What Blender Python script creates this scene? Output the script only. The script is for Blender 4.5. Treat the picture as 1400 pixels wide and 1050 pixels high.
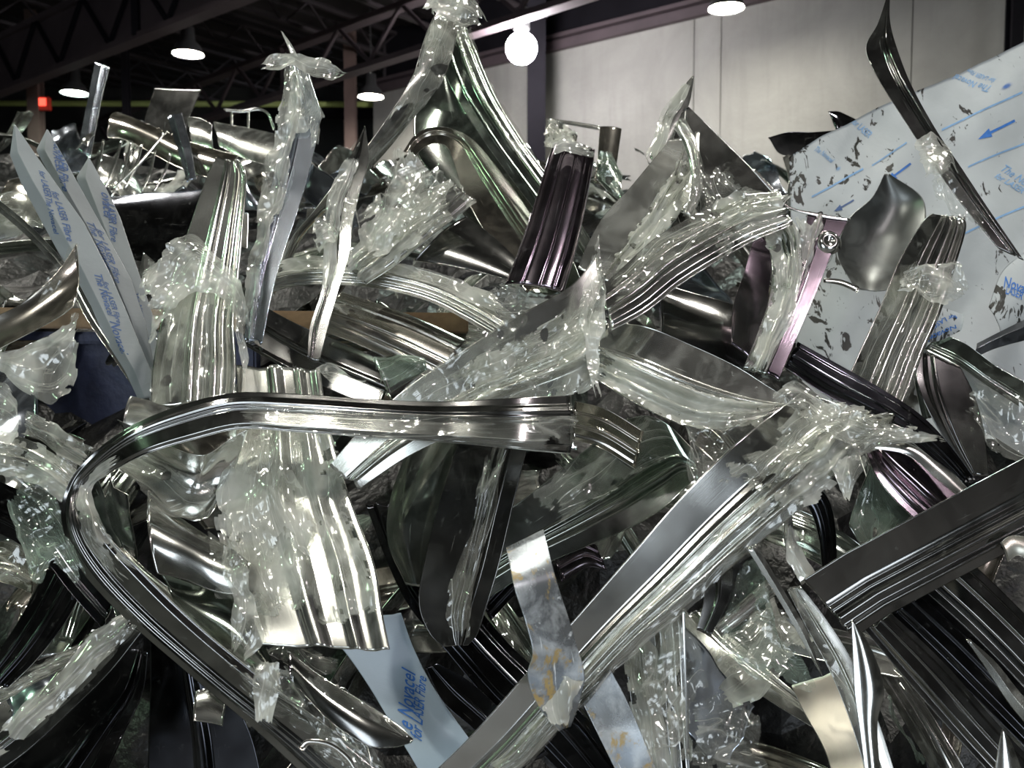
import bpy, bmesh, math, random
import numpy as np
from mathutils import Vector, Matrix

for o in list(bpy.data.objects): bpy.data.objects.remove(o)
SC = bpy.context.scene
COL = SC.collection
PI = math.pi

# ---------------------------------------------------------------- camera, world, exposure
FPX, EYE, PITCH = 1212.0, 1.6, math.radians(3.54)
cam_d = bpy.data.cameras.new('camera'); cam = bpy.data.objects.new('camera', cam_d); COL.objects.link(cam)
cam.location = (0, 0, EYE); cam.rotation_euler = (PI/2 - PITCH, 0, 0)
cam_d.sensor_width = 36; cam_d.lens = 36*FPX/1400; cam_d.clip_end = 200; cam_d.clip_start = .05
cam_d.dof.use_dof = True; cam_d.dof.focus_distance = 1.55; cam_d.dof.aperture_fstop = 6.5
SC.camera = cam
SC.view_settings.view_transform = 'Standard'; SC.view_settings.look = 'None'
SC.view_settings.gamma = 1; SC.view_settings.use_curve_mapping = False
SC.view_settings.exposure = 0.78
SC.cycles.max_bounces = 10; SC.cycles.transparent_max_bounces = 14
SC.cycles.glossy_bounces = 5; SC.cycles.diffuse_bounces = 3
SC.cycles.sample_clamp_indirect = 4
w = bpy.data.worlds.new('daylight'); SC.world = w; w.use_nodes = True
w.node_tree.nodes['Background'].inputs[0].default_value = (.75, .86, 1, 1)
w.node_tree.nodes['Background'].inputs[1].default_value = 1.3

# daylight that falls in through the open dock doors behind the camera
def daylight(loc, target, sx, sy, power, col):
    l = bpy.data.lights.new('dock_daylight', 'AREA'); l.shape = 'RECTANGLE'; l.size = sx; l.size_y = sy
    l.energy = power; l.color = col
    o = bpy.data.objects.new('dock_daylight', l); COL.objects.link(o); o.location = loc
    o.rotation_euler = (Vector(target)-Vector(loc)).to_track_quat('-Z', 'Y').to_euler()
    return o
daylight((-3.6, -7.3, 2.6), (-3.0, 0, 2.4), 2.4, 3.4, 85, (.84, .92, 1))
daylight((3.4, -7.3, 2.6), (3.0, 0, 2.4), 1.8, 3.4, 60, (.86, .93, 1))

CAM = np.array([0, 0, EYE]); FWD = np.array([0, math.cos(PITCH), -math.sin(PITCH)])
UPV = np.array([0, math.sin(PITCH), math.cos(PITCH)]); RGT = np.array([1., 0, 0])
def W(px, py, d):       # the place that stands d metres off in the direction of a spot in the photo
    return CAM + d*(FWD + (px-700)/FPX*RGT + (525-py)/FPX*UPV)
def PX(P):
    q = np.asarray(P) - CAM; d = q@FWD
    return np.stack([700+FPX*(q@RGT)/d, 525-FPX*(q@UPV)/d], -1)

# ---------------------------------------------------------------- materials
def mat(name):
    m = bpy.data.materials.new(name); m.use_nodes = True
    nt = m.node_tree; nt.nodes.clear()
    return m, nt
def nd(nt, typ, ins=None, **kw):
    n = nt.nodes.new(typ)
    for k, v in kw.items(): setattr(n, k, v)
    for k, v in (ins or {}).items():
        if isinstance(v, bpy.types.NodeSocket): nt.links.new(v, n.inputs[k])
        else: n.inputs[k].default_value = v
    return n
def mix_col(nt, fac, a, b):
    n = nt.nodes.new('ShaderNodeMix'); n.data_type = 'RGBA'
    for i, v in ((0, fac), (6, a), (7, b)):
        if isinstance(v, bpy.types.NodeSocket): nt.links.new(v, n.inputs[i])
        else: n.inputs[i].default_value = v if i == 0 or len(v) == 4 else (*v, 1)
    return n.outputs[2]
def ramp(nt, src, p0, p1, v0=0., v1=1.):
    return nd(nt, 'ShaderNodeMapRange', {0: src, 1: p0, 2: p1, 3: v0, 4: v1}).outputs[0]
def noise(nt, vec, scale, detail=3, rough=.5, dist=0.):
    return nd(nt, 'ShaderNodeTexNoise', {'Vector': vec, 'Scale': scale, 'Detail': detail, 'Roughness': rough, 'Distortion': dist}).outputs['Fac']
def uvs(nt, sx=1, sy=1):
    t = nd(nt, 'ShaderNodeTexCoord')
    return nd(nt, 'ShaderNodeMapping', {'Vector': t.outputs['UV'], 'Scale': (sx, sy, 1)}).outputs[0]
def objc(nt):
    return nd(nt, 'ShaderNodeTexCoord').outputs['Object']

def steel(name, c1, c2, rough=.12, rvar=.07, haze=.06, hazecol=(.55, .57, .5), scuff=.25, hsc=11, hdist=1.2, stain=None):
    m, nt = mat(name)
    oc = objc(nt); uv = uvs(nt)
    big = noise(nt, oc, 6, 3, .6, .6)
    col = mix_col(nt, ramp(nt, big, .38, .62), c1, c2)
    rg = ramp(nt, noise(nt, oc, 9, 4), .3, .75, rough, rough+rvar)
    brush = noise(nt, uvs(nt, 6, 500), 1.0, 2)
    grime = noise(nt, oc, 60, 5, .7)
    b1 = nd(nt, 'ShaderNodeBump', {'Strength': .06, 'Distance': .0005, 'Height': brush})
    b2 = nd(nt, 'ShaderNodeBump', {'Strength': .08, 'Distance': .002, 'Height': noise(nt, oc, 15, 2), 'Normal': b1.outputs[0]})
    p = nd(nt, 'ShaderNodeBsdfPrincipled', {'Base Color': col, 'Metallic': 1., 'Roughness': rg, 'Normal': b2.outputs[0]})
    dif = nd(nt, 'ShaderNodeBsdfPrincipled', {'Base Color': (*hazecol, 1), 'Roughness': .45, 'Normal': b2.outputs[0]})
    # dull film and dust sitting on the steel, in blotches and thin scratches
    s1 = ramp(nt, noise(nt, oc, hsc, 5, .65, hdist), .45, .68, haze*.45, haze*2.2)
    scr = ramp(nt, noise(nt, uvs(nt, 9, 120), 1.0, 4, .7), .62, .70, 0, scuff)
    gr = ramp(nt, grime, .60, .72, 0, scuff*.8)
    a = nd(nt, 'ShaderNodeMath', {0: s1, 1: scr}, operation='MAXIMUM').outputs[0]
    a = nd(nt, 'ShaderNodeMath', {0: a, 1: gr}, operation='MAXIMUM').outputs[0]
    sh = nd(nt, 'ShaderNodeMixShader', {0: a, 1: p.outputs[0], 2: dif.outputs[0]}).outputs[0]
    if stain:
        st = nd(nt, 'ShaderNodeBsdfPrincipled', {'Base Color': mix_col(nt, noise(nt, oc, 90, 4), stain[0], stain[1]), 'Roughness': .55})
        f = ramp(nt, noise(nt, oc, stain[2], 6, .7, 1.), stain[3], stain[3]+.06, 0, .85)
        sh = nd(nt, 'ShaderNodeMixShader', {0: f, 1: sh, 2: st.outputs[0]}).outputs[0]
    nd(nt, 'ShaderNodeOutputMaterial', {0: sh})
    return m
M = {}
M['steel'] = steel('mill_steel', (.60, .60, .57), (.48, .48, .45))
M['bright'] = steel('bright_steel', (.80, .80, .76), (.68, .68, .64), .11, .06, .06)
M['milky'] = steel('filmed_steel', (.58, .58, .54), (.5, .51, .46), .12, .10, .13, (.60, .61, .56), .35)
M['dark'] = steel('dark_reflection_steel', (.28, .28, .27), (.16, .16, .155), .08, .1, .04, (.25, .26, .23), .25)  # same steel, with the dark hall's reflection put into its base colour
M['black'] = steel('black_reflection_steel', (.07, .075, .085), (.035, .035, .04), .06, .08, .02, (.15, .15, .14), .2)  # blackest copy: reflected darkness of the hall put into the colour
M['green'] = steel('green_glint_tinted_steel', (.36, .43, .36), (.40, .40, .38), .08, .08, .05, (.42, .5, .42), .3)  # green lamp reflections put into the base colour as patches
M['mauve'] = steel('mauve_tinted_steel', (.36, .29, .33), (.25, .22, .25), .08, .06, .02, (.4, .36, .38), .12)
M['blue'] = steel('blue_grey_steel', (.50, .56, .64), (.42, .45, .5), .1, .08, .06, (.5, .55, .6), .2)
M['warm'] = steel('warm_steel', (.58, .55, .49), (.42, .405, .36), .1, .1, .06, (.5, .46, .36), .3)
M['corroded'] = steel('corroded_steel', (.42, .45, .46), (.13, .15, .17), .16, .2, .27, (.70, .75, .77), 1.2, hsc=22, hdist=.25,
                      stain=((.30, .17, .03), (.46, .36, .12), 15, .54))
M['rustspot'] = steel('rust_spotted_steel', (.5, .49, .42), (.36, .36, .32), .22, .2, .25, (.55, .55, .46), .6,
                      stain=((.55, .26, .05), (.4, .26, .1), 8, .62))

M['dull'] = steel('dull_scoured_steel', (.20, .21, .20), (.12, .125, .12), .3, .15, .3, (.16, .17, .16), .2)
M['cream'] = steel('cream_coated_steel', (.42, .40, .33), (.34, .32, .27), .3, .1, .5, (.42, .40, .33), .2)
def film(name, col, base, lines, rough=.12, bump=.3, scale=10):
    m, nt = mat(name)
    oc = objc(nt); UVC = uvs(nt)
    def creases(sc, dist, w, seed):
        n = noise(nt, nd(nt, 'ShaderNodeMapping', {'Vector': UVC, 'Location': (seed, seed, 0), 'Rotation': (0, 0, .25*(seed-6)/3), 'Scale': (.22, 1, 1)}).outputs[0], sc, 2, .5, dist)
        d = nd(nt, 'ShaderNodeMath', {0: n, 1: .5}, operation='SUBTRACT').outputs[0]
        return ramp(nt, nd(nt, 'ShaderNodeMath', {0: d}, operation='ABSOLUTE').outputs[0], 0, w, 1, 0)
    c1, c2 = creases(scale, .7, .016, 3), creases(scale*2.2, .8, .02, 9)
    cl = nd(nt, 'ShaderNodeMath', {0: c1, 1: nd(nt, 'ShaderNodeMath', {0: c2, 1: .55}, operation='MULTIPLY').outputs[0]}, operation='MAXIMUM').outputs[0]
    n1 = noise(nt, uvs(nt, .4, 1), scale*1.6, 2, .45, .5)
    hb = nd(nt, 'ShaderNodeMath', {0: n1, 1: cl, 2: .35}, operation='MULTIPLY_ADD')
    hb = nd(nt, 'ShaderNodeMath', {0: n1, 1: nd(nt, 'ShaderNodeMath', {0: cl, 1: .3}, operation='MULTIPLY').outputs[0]}, operation='ADD').outputs[0]
    nrm = nd(nt, 'ShaderNodeBump', {'Strength': bump, 'Distance': .006, 'Height': hb}).outputs[0]
    lw = nd(nt, 'ShaderNodeLayerWeight', {'Blend': .3, 'Normal': nrm}).outputs['Facing']
    patch = ramp(nt, noise(nt, oc, 8, 3, .5, .8), .42, .66, base*.5, base*2.2)
    body = nd(nt, 'ShaderNodeMath', {0: nd(nt, 'ShaderNodeMath', {0: cl, 1: lines, 2: 0.}, operation='MULTIPLY').outputs[0], 1: patch}, operation='ADD').outputs[0]  # whitish highlights along the folds put into the film's opacity
    body = nd(nt, 'ShaderNodeMath', {0: body, 1: ramp(nt, lw, .3, .95, 0, .5)}, operation='ADD', use_clamp=True).outputs[0]
    d = nd(nt, 'ShaderNodeBsdfDiffuse', {'Color': (*col, 1), 'Normal': nrm})
    tr = nd(nt, 'ShaderNodeBsdfTranslucent', {'Color': (*col, 1), 'Normal': nrm})
    dt = nd(nt, 'ShaderNodeMixShader', {0: .4, 1: d.outputs[0], 2: tr.outputs[0]})
    tp = nd(nt, 'ShaderNodeBsdfTransparent', {'Color': (.96, .97, .95, 1)})
    a = nd(nt, 'ShaderNodeMixShader', {0: body, 1: tp.outputs[0], 2: dt.outputs[0]})
    g = nd(nt, 'ShaderNodeBsdfGlossy', {'Color': (.95, .96, .93, 1), 'Roughness': rough, 'Normal': nrm})
    s = nd(nt, 'ShaderNodeMixShader', {0: ramp(nt, lw, 0, 1, .05, .5), 1: a.outputs[0], 2: g.outputs[0]})
    nd(nt, 'ShaderNodeOutputMaterial', {0: s.outputs[0]})
    return m
M['film'] = film('clear_film', (.78, .79, .72), .10, .34, .08, .12, 12)
M['film_thick'] = film('crumpled_film', (.80, .81, .74), .42, .3, .10, .25, 16)
M['film_green'] = film('green_glint_film', (.50, .62, .52), .2, .25, .10, .25, 16)  # green glints put into the film's own colour

def plain(name, col, rough=.6, metal=0., var=.15, sc=5., bump=.2, spec=.5, bs=40):
    m, nt = mat(name); oc = objc(nt)
    c2 = tuple(min(1, c*(1-var)) for c in col); c1 = tuple(min(1, c*(1+var)) for c in col)
    c = mix_col(nt, ramp(nt, noise(nt, oc, sc, 5, .6, .4), .3, .7), c1, c2)
    b = nd(nt, 'ShaderNodeBump', {'Strength': bump, 'Distance': .01, 'Height': noise(nt, oc, bs, 3)})
    p = nd(nt, 'ShaderNodeBsdfPrincipled', {'Base Color': c, 'Roughness': rough, 'Metallic': metal, 'Specular IOR Level': spec, 'Normal': b.outputs[0]})
    nd(nt, 'ShaderNodeOutputMaterial', {0: p.outputs[0]})
    return m
M['rim'] = plain('highlit_sheared_edge', (.75, .75, .72), .3, 1., .1, 60)  # bare cut edge, coloured lighter to carry the edge highlight
M['rim_dark'] = plain('dark_sheared_edge', (.22, .22, .2), .4, 1., .1, 60)
M['ink'] = plain('blue_ink', (.035, .16, .5), .5, 0, .25, 60)
M['ink_pale'] = plain('pale_blue_ink', (.20, .36, .58), .5, 0, .25, 40)
M['ink_dark'] = plain('dark_blue_ink', (.05, .10, .24), .5, 0, .25, 60)
M['core'] = plain('packed_scrap', (.030, .030, .029), .4, .4, .8, 14, .8)  # shade of the deep gaps put into a near-black base colour
M['girder'] = plain('girder_paint', (.085, .064, .07), .7, 0, .2, 1.5)
M['roof_dark'] = plain('roof_deck_paint', (.018, .014, .014), .8, 0, .3, .8)
M['joist'] = plain('joist_paint', (.035, .028, .03), .6, 0, .2, 1.5)
M['column_paint'] = plain('column_paint', (.15, .10, .085), .6, 0, .2, 2)
M['dark_paint'] = plain('dark_paint', (.012, .011, .014), .8, 0, .2, 2, spec=.1)
M['floor'] = plain('concrete_floor', (.13, .125, .12), .6, 0, .35, 1.2)
M['pipe'] = plain('yellow_green_pipe_paint', (.42, .50, .16), .5, 0, .1, 2)
M['lampmetal'] = plain('lamp_housing', (.06, .06, .06), .45, .3, .1, 4)
M['red'] = plain('red_sign_face', (.85, .07, .04), .5, 0, .1, 4)
M['wood'] = plain('rusty_rail_paint', (.26, .17, .09), .6, 0, .5, 9)
M['navy'] = plain('navy_bin_paint', (.022, .028, .06), .5, .2, .5, 9)
M['whitewall'] = plain('white_far_panel', (.6, .63, .62), .6, 0, .1, 1)
M['farwall'] = plain('dark_far_wall', (.035, .036, .034), .8, 0, .4, .6)

def printed(name, col, rub, thr, worn=0.):
    m, nt = mat(name); oc = objc(nt)
    c = mix_col(nt, ramp(nt, noise(nt, oc, 7, 4), .35, .65), col, tuple(x*.86 for x in col))
    b0 = nd(nt, 'ShaderNodeBump', {'Strength': .3, 'Distance': .004, 'Height': noise(nt, oc, 14, 4, .6, 1.)})
    p = nd(nt, 'ShaderNodeBsdfPrincipled', {'Base Color': c, 'Roughness': .45, 'Specular IOR Level': .4, 'Normal': b0.outputs[0]})
    q = nd(nt, 'ShaderNodeBsdfPrincipled', {'Base Color': (.06, .06, .055, 1), 'Roughness': .4, 'Metallic': .7})
    nz = noise(nt, nd(nt, 'ShaderNodeMapping', {'Vector': oc, 'Scale': (1.4, 1, .8)}).outputs[0], rub, 4, .62, 1.4)
    ux = nd(nt, 'ShaderNodeSeparateXYZ', {0: uvs(nt)}).outputs[0]     # one end of the sheet was dragged and scraped
    nz = nd(nt, 'ShaderNodeMath', {0: nz, 1: ramp(nt, ux, 0, .4, worn, 0)}, operation='ADD').outputs[0]
    f = ramp(nt, nz, thr, thr+.02, 0, 1)
    s = nd(nt, 'ShaderNodeMixShader', {0: f, 1: p.outputs[0], 2: q.outputs[0]})
    nd(nt, 'ShaderNodeOutputMaterial', {0: s.outputs[0]})
    return m
M['print_sheet'] = printed('printed_white_film', (.46, .495, .505), 17, .645, .11)
M['print_strip'] = printed('printed_grey_film', (.27, .295, .305), 12, .70)
M['print_blue'] = printed('printed_blue_film', (.40, .50, .58), 9, .74)

def concrete():
    m, nt = mat('precast_concrete'); oc = objc(nt)
    n = noise(nt, oc, .8, 6, .62, .6); n2 = noise(nt, nd(nt, 'ShaderNodeMapping', {'Vector': oc, 'Scale': (3, 3, .35)}).outputs[0], 1.6, 5, .65)
    c = mix_col(nt, ramp(nt, n, .3, .72), (.40, .395, .36), (.29, .285, .26))
    c = mix_col(nt, ramp(nt, n2, .5, .75, 0, .35), c, (.21, .205, .185))
    b = nd(nt, 'ShaderNodeBump', {'Strength': .3, 'Distance': .02, 'Height': noise(nt, oc, 18, 5)})
    p = nd(nt, 'ShaderNodeBsdfPrincipled', {'Base Color': c, 'Roughness': .75, 'Normal': b.outputs[0]})
    nd(nt, 'ShaderNodeOutputMaterial', {0: p.outputs[0]})
    return m
M['concrete'] = concrete()
def emis(name, col, s):
    m, nt = mat(name)
    e = nd(nt, 'ShaderNodeEmission', {'Color': (*col, 1), 'Strength': s})
    nd(nt, 'ShaderNodeOutputMaterial', {0: e.outputs[0]}); return m
M['lens'] = emis('lamp_lens', (1, .965, .88), 110)
M['lens_cool'] = emis('lamp_lens_greenish', (.80, 1, .90), 90)
M['lens_green'] = emis('lamp_lens_green', (.60, 1, .64), 80)
M['lens_rose'] = emis('lamp_lens_rose', (1, .88, .92), 100)
M['bulb'] = emis('bare_bulb', (1, .96, 1), 110)
M['sky_pane'] = emis('daylit_pane', (.86, .95, 1), 1.6)
M['exit_glow'] = emis('lit_sign_face', (1, .10, .06), 1.4)

# ---------------------------------------------------------------- object helpers
def tag(o, label=None, cat=None, group=None, kind=None):
    if label: o['label'] = label
    if cat: o['category'] = cat
    if group: o['group'] = group
    if kind: o['kind'] = kind
    return o
def link(name, me, parent=None, loc=None):
    o = bpy.data.objects.new(name, me); COL.objects.link(o)
    if parent is not None: o.parent = parent
    if loc is not None: o.location = loc
    return o
def empty(name, loc, rz=0):
    o = bpy.data.objects.new(name, None); COL.objects.link(o); o.location = loc; o.rotation_euler = (0, 0, rz)
    o.empty_display_size = .1
    return o
class MB:                       # collects boxes, bars and lathes into ONE mesh
    def __init__(s): s.bm = bmesh.new()
    def box(s, c, size, rz=0, mtx=None):
        m = Matrix.Translation(c) @ Matrix.Rotation(rz, 4, 'Z') @ Matrix.Diagonal((*size, 1)) if mtx is None else mtx
        bmesh.ops.create_cube(s.bm, size=1, matrix=m); return s
    def bar(s, a, b, w, h=None):
        a, b = Vector(a), Vector(b); d = b-a; h = h or w
        r = d.to_track_quat('Z', 'Y').to_matrix().to_4x4()
        bmesh.ops.create_cube(s.bm, size=1, matrix=Matrix.Translation((a+b)/2) @ r @ Matrix.Diagonal((w, h, d.length, 1))); return s
    def rod(s, a, b, r, n=12, r2=None):
        a, b = Vector(a), Vector(b); d = b-a
        q = d.to_track_quat('Z', 'Y').to_matrix().to_4x4()
        bmesh.ops.create_cone(s.bm, cap_ends=True, segments=n, radius1=r, radius2=r if r2 is None else r2, depth=d.length,
                              matrix=Matrix.Translation((a+b)/2) @ q); return s
    def lathe(s, prof, n=24, closed=False):
        rings = [[s.bm.verts.new((r*math.cos(2*PI*i/n), r*math.sin(2*PI*i/n), z)) for i in range(n)] for r, z in prof]
        for a, b in zip(rings, rings[1:]):
            for i in range(n): s.bm.faces.new((a[i], a[(i+1) % n], b[(i+1) % n], b[i]))
        return s
    def build(s, name, m, parent=None, loc=(0, 0, 0), smooth=False, bevel=0):
        if bevel: bmesh.ops.bevel(s.bm, geom=s.bm.edges[:], offset=bevel, segments=2, affect='EDGES')
        bmesh.ops.recalc_face_normals(s.bm, faces=s.bm.faces[:])
        me = bpy.data.meshes.new(name); s.bm.to_mesh(me); s.bm.free()
        for p in me.polygons: p.use_smooth = smooth
        me.materials.append(m)
        return link(name, me, parent, loc)

# ---------------------------------------------------------------- bent sheet metal
class Wob:                      # smooth value noise from summed waves
    def __init__(s, seed, n=7):
        r = np.random.RandomState(seed); s.k = r.normal(size=(n, 3)); s.k /= np.linalg.norm(s.k, axis=1)[:, None]
        s.k *= r.uniform(.6, 1.7, (n, 1)); s.p = r.uniform(0, 6.28, n); s.n = n
    def tri(s, P, f):           # the same with sharp folds: creased, flat-faceted film
        x = P@(s.k.T*f)+s.p; return (4*np.abs(x-np.floor(x)-.5)-1).sum(-1)/math.sqrt(s.n)
    def __call__(s, P, f):
        return np.sin(P@(s.k.T*f*6.28)+s.p).sum(-1)/math.sqrt(s.n)
def bump(v, c, w):  # rounded rib
    t = np.clip(np.abs(v-c)/w, 0, 1); return np.sqrt(np.clip(1-t**2, 0, 1))*(1-t**4)
def step(v, c, w):
    t = np.clip((v-c)/w*.5+.5, 0, 1); return t*t*(3-2*t)
PROF = {
 'flat': lambda v: .0012*v*v,
 'bow': lambda v: .010*(1-v**2),
 'hollow': lambda v: -.013*(1-v**2),
 'two': lambda v: .006*bump(v, -.08, .17)+.006*bump(v, .5, .11)+.006*step(v, .82, .08),
 'rib': lambda v: .009*bump(v, 0, .17)+.002*v*v,
 'ribl': lambda v: .008*bump(v, -.4, .15)+.003*bump(v, -.12, .06),
 'ribr': lambda v: .008*bump(v, .4, .15)+.003*bump(v, .12, .06),
 'rib2': lambda v: .006*bump(v, -.42, .08)+.009*bump(v, .22, .14)-.003*step(v, .75, .1),
 'rib3': lambda v: .004*bump(v, .02, .05)+.010*bump(v, .26, .14)+.005*bump(v, .66, .08)+.003*step(v, -.1, .1),
 'chan': lambda v: .010*(step(v, -.6, .09)-step(v, .62, .09))+.004*bump(v, .1, .07),
 'tube': lambda v: .024*np.sqrt(np.clip(1-v**2*.93, 0, 1))-.004*bump(v, -.4, .04)-.004*bump(v, .2, .04)-.003*bump(v, .62, .04),
 'groove': lambda v: .009*(step(v, -.62, .12)-step(v, .85, .1))-.005*bump(v, -.15, .05)-.004*bump(v, .02, .04)+.003*bump(v, -.4, .08),
 'fold': lambda v: .02*(1-np.abs(v+.15)),
 'lip': lambda v: .014*step(v, .6, .14)+.007*bump(v, .22, .08),
 'lipl': lambda v: .014*step(-v, .6, .14)+.007*bump(v, -.22, .08),
}
def linear(A, t):
    x = np.clip(t, -.05, 1.05)*(len(A)-1); i = np.clip(np.floor(x).astype(int), 0, len(A)-2); f = (x-i)[:, None]
    return A[i]*(1-f)+A[i+1]*f
def catmull(A, t):              # A (n,3), t in 0..1
    n = len(A); A = np.vstack([2*A[0]-A[1], A, 2*A[-1]-A[-2]])
    x = np.clip(t, -.05, 1.05)*(n-1); i = np.clip(np.floor(x).astype(int), 0, n-2); f = (x-i)[:, None]
    p0, p1, p2, p3 = A[i], A[i+1], A[i+2], A[i+3]
    return .5*((2*p1)+(-p0+p2)*f+(2*p0-5*p1+4*p2-p3)*f*f+(-p0+3*p1-3*p2+p3)*f**3)
class Sheet:
    def __init__(s, L, R, prof='flat', seed=1, dent=.0003, face=None, hs=1., lin=False):
        s.L, s.R = np.array(L, float), np.array(R, float)
        s.ip = linear if lin else catmull; s.lin = lin
        s.prof = PROF[prof]; s.wob = Wob(seed); s.wob2 = Wob(seed+77); s.dent = dent; s.seed = seed
        mid = (s.L+s.R)/2
        s.len = float(np.linalg.norm(np.diff(mid, axis=0), axis=1).sum())
        ww = np.linalg.norm(s.R-s.L, axis=1); s.wid = float(ww.max()); s.hs = hs
        s.sign = 1.; s.face = face
        n = s._n(np.array([.25, .5, .75]), np.array([0., 0, 0]))
        c = s.base(np.array([.25, .5, .75]), np.array([0., 0, 0]))
        to = (np.array(face)-c) if face is not None else np.array([[0, 0, 1.]]*3)
        if (n*to).sum() < 0: s.sign = -1.
    def base(s, u, v):
        l, r = s.ip(s.L, u), s.ip(s.R, u)
        return l+(r-l)*((v+1)/2)[:, None]
    def _n(s, u, v):
        e = .012
        du = s.base(np.clip(u+e, 0, 1), v)-s.base(np.clip(u-e, 0, 1), v)
        dv = catmull(s.R, u)-catmull(s.L, u)
        n = np.cross(du, dv); return s.sign*n/(np.linalg.norm(n, axis=1)[:, None]+1e-9)
    def at(s, u, v, off=0.):
        P = s.base(u, v); n = s._n(u, v)
        wl = np.linalg.norm(catmull(s.R, u)-catmull(s.L, u), axis=1)
        h = s.prof(v)*s.hs*np.minimum(wl/.1, 1.6)+s.dent*s.wob(P, 3.5)*1.5+s.dent*.25*s.wob2(P, 9)
        return P+n*(h+off)[:, None] if isinstance(h+off, np.ndarray) else P
    def mesh(s, name, m, rim, thick=.0014, nu=None, nv=None, jag=(0, 0), crumple=0, cf=9, rag=0, holes=0, u=(0, 1), v=(-1, 1), off=0., flip=0):
        nu = nu or int(np.clip(s.len*abs(u[1]-u[0])/.006, 14, 150)); nv = nv or 61
        U, V = np.meshgrid(np.linspace(0, 1, nu), np.linspace(-1, 1, nv), indexing='ij'); U, V = U.ravel(), V.ravel()
        rs = np.random.RandomState(s.seed+5)
        kn = rs.uniform(-1, 1, 400)
        def n1(x, f, k):     # jagged, straight-sided tears
            a = np.interp(x*f+40+k*3, np.arange(400), kn); b = np.interp(x*f*2.7+60+k*3, np.arange(400), kn)
            return a*.75+b*.3
        rs2 = rs.uniform(0, 6.28, 60)
        U2 = u[0]+(u[1]-u[0])*U; V2 = v[0]+(v[1]-v[0])*(V+1)/2
        if jag[0]: U2 = U2+jag[0]*np.clip(1-U*3, 0, 1)*n1(V, 2.4, 0)
        if jag[1]: U2 = U2+jag[1]*np.clip(U*3-2, 0, 1)*n1(V, 2.4, 8)
        if rag:
            V2 = V2+rag*np.where(V < 0, n1(U, 3+s.len*8*(u[1]-u[0]), 16), n1(U, 2+s.len*9*(u[1]-u[0]), 30))*np.abs(V)**2
            U2 = U2+rag*.3*(np.abs(U-.5)*2)**4*n1(V, 2.6, 40)
        P = s.at(U2, V2, off)
        if crumple:
            n = s._n(np.clip(U2, 0, 1), V2)
            c = s.wob.tri(P, cf)*.9+s.wob2.tri(P, cf*2.3)*.35+.5*s.wob(P*1.3, cf*.5)
            P = P+n*(crumple*.7*c)[:, None]
            q = s.wob2.tri(P, cf*.8)*crumple*.5; P = P+np.stack([q, q*0, -q*.6], 1)
        idx = np.arange(nu*nv).reshape(nu, nv)
        a, b, c_, d = idx[:-1, :-1].ravel(), idx[1:, :-1].ravel(), idx[1:, 1:].ravel(), idx[:-1, 1:].ravel()
        F = np.stack([a, b, c_, d], 1)
        if s.sign > 0: F = F[:, ::1]
        else: F = F[:, ::-1]
        if holes:
            ctr = P[F].mean(1); ed = np.maximum(np.abs(V[F].mean(1)), np.abs(U[F].mean(1)*2-1))
            k = s.wob(ctr, cf*1.4)*.6+s.wob2(ctr, cf*3)*.4+(ed-.8)*3
            F = F[k < (1.45-1.5*holes)]
        verts = [P]; faces = F.tolist(); mi = [0]*len(faces)
        uvp = np.stack([U2*s.len, V2*s.wid/2], 1); uvl = [uvp]
        if thick:
            n = s._n(np.clip(U2, 0, 1), V2)
            verts.append(P-n*thick); uvl.append(uvp)
            o = nu*nv; faces += (F[:, ::-1]+o).tolist(); mi += [0]*len(F)
            ring = list(idx[:, 0])+list(idx[-1, 1:])+list(idx[::-1, -1][1:])+list(idx[0, ::-1][1:-1])
            for i in range(len(ring)):
                p, q = int(ring[i]), int(ring[(i+1) % len(ring)]); faces.append([q, p, p+o, q+o]); mi.append(1)
        Vt = np.vstack(verts); UV = np.vstack(uvl)
        return Vt, faces, mi, UV, [m, rim]
def mk(name, data, origin, parent=None):
    Vt, faces, mi, UV, mats = data
    me = bpy.data.meshes.new(name); me.from_pydata((Vt-origin).tolist(), [], faces)
    for m in mats: me.materials.append(m)
    mi = np.array(mi); me.polygons.foreach_set('material_index', mi.astype('i'))
    me.polygons.foreach_set('use_smooth', (mi == 0))
    if UV is not None:
        ul = me.uv_layers.new(name='UVMap'); li = np.empty(len(me.loops), 'i'); me.loops.foreach_get('vertex_index', li)
        ul.data.foreach_set('uv', UV[li].astype('f').ravel())
    me.update()
    o = link(name, me, parent)
    if parent is None: o.location = origin
    return o

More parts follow.
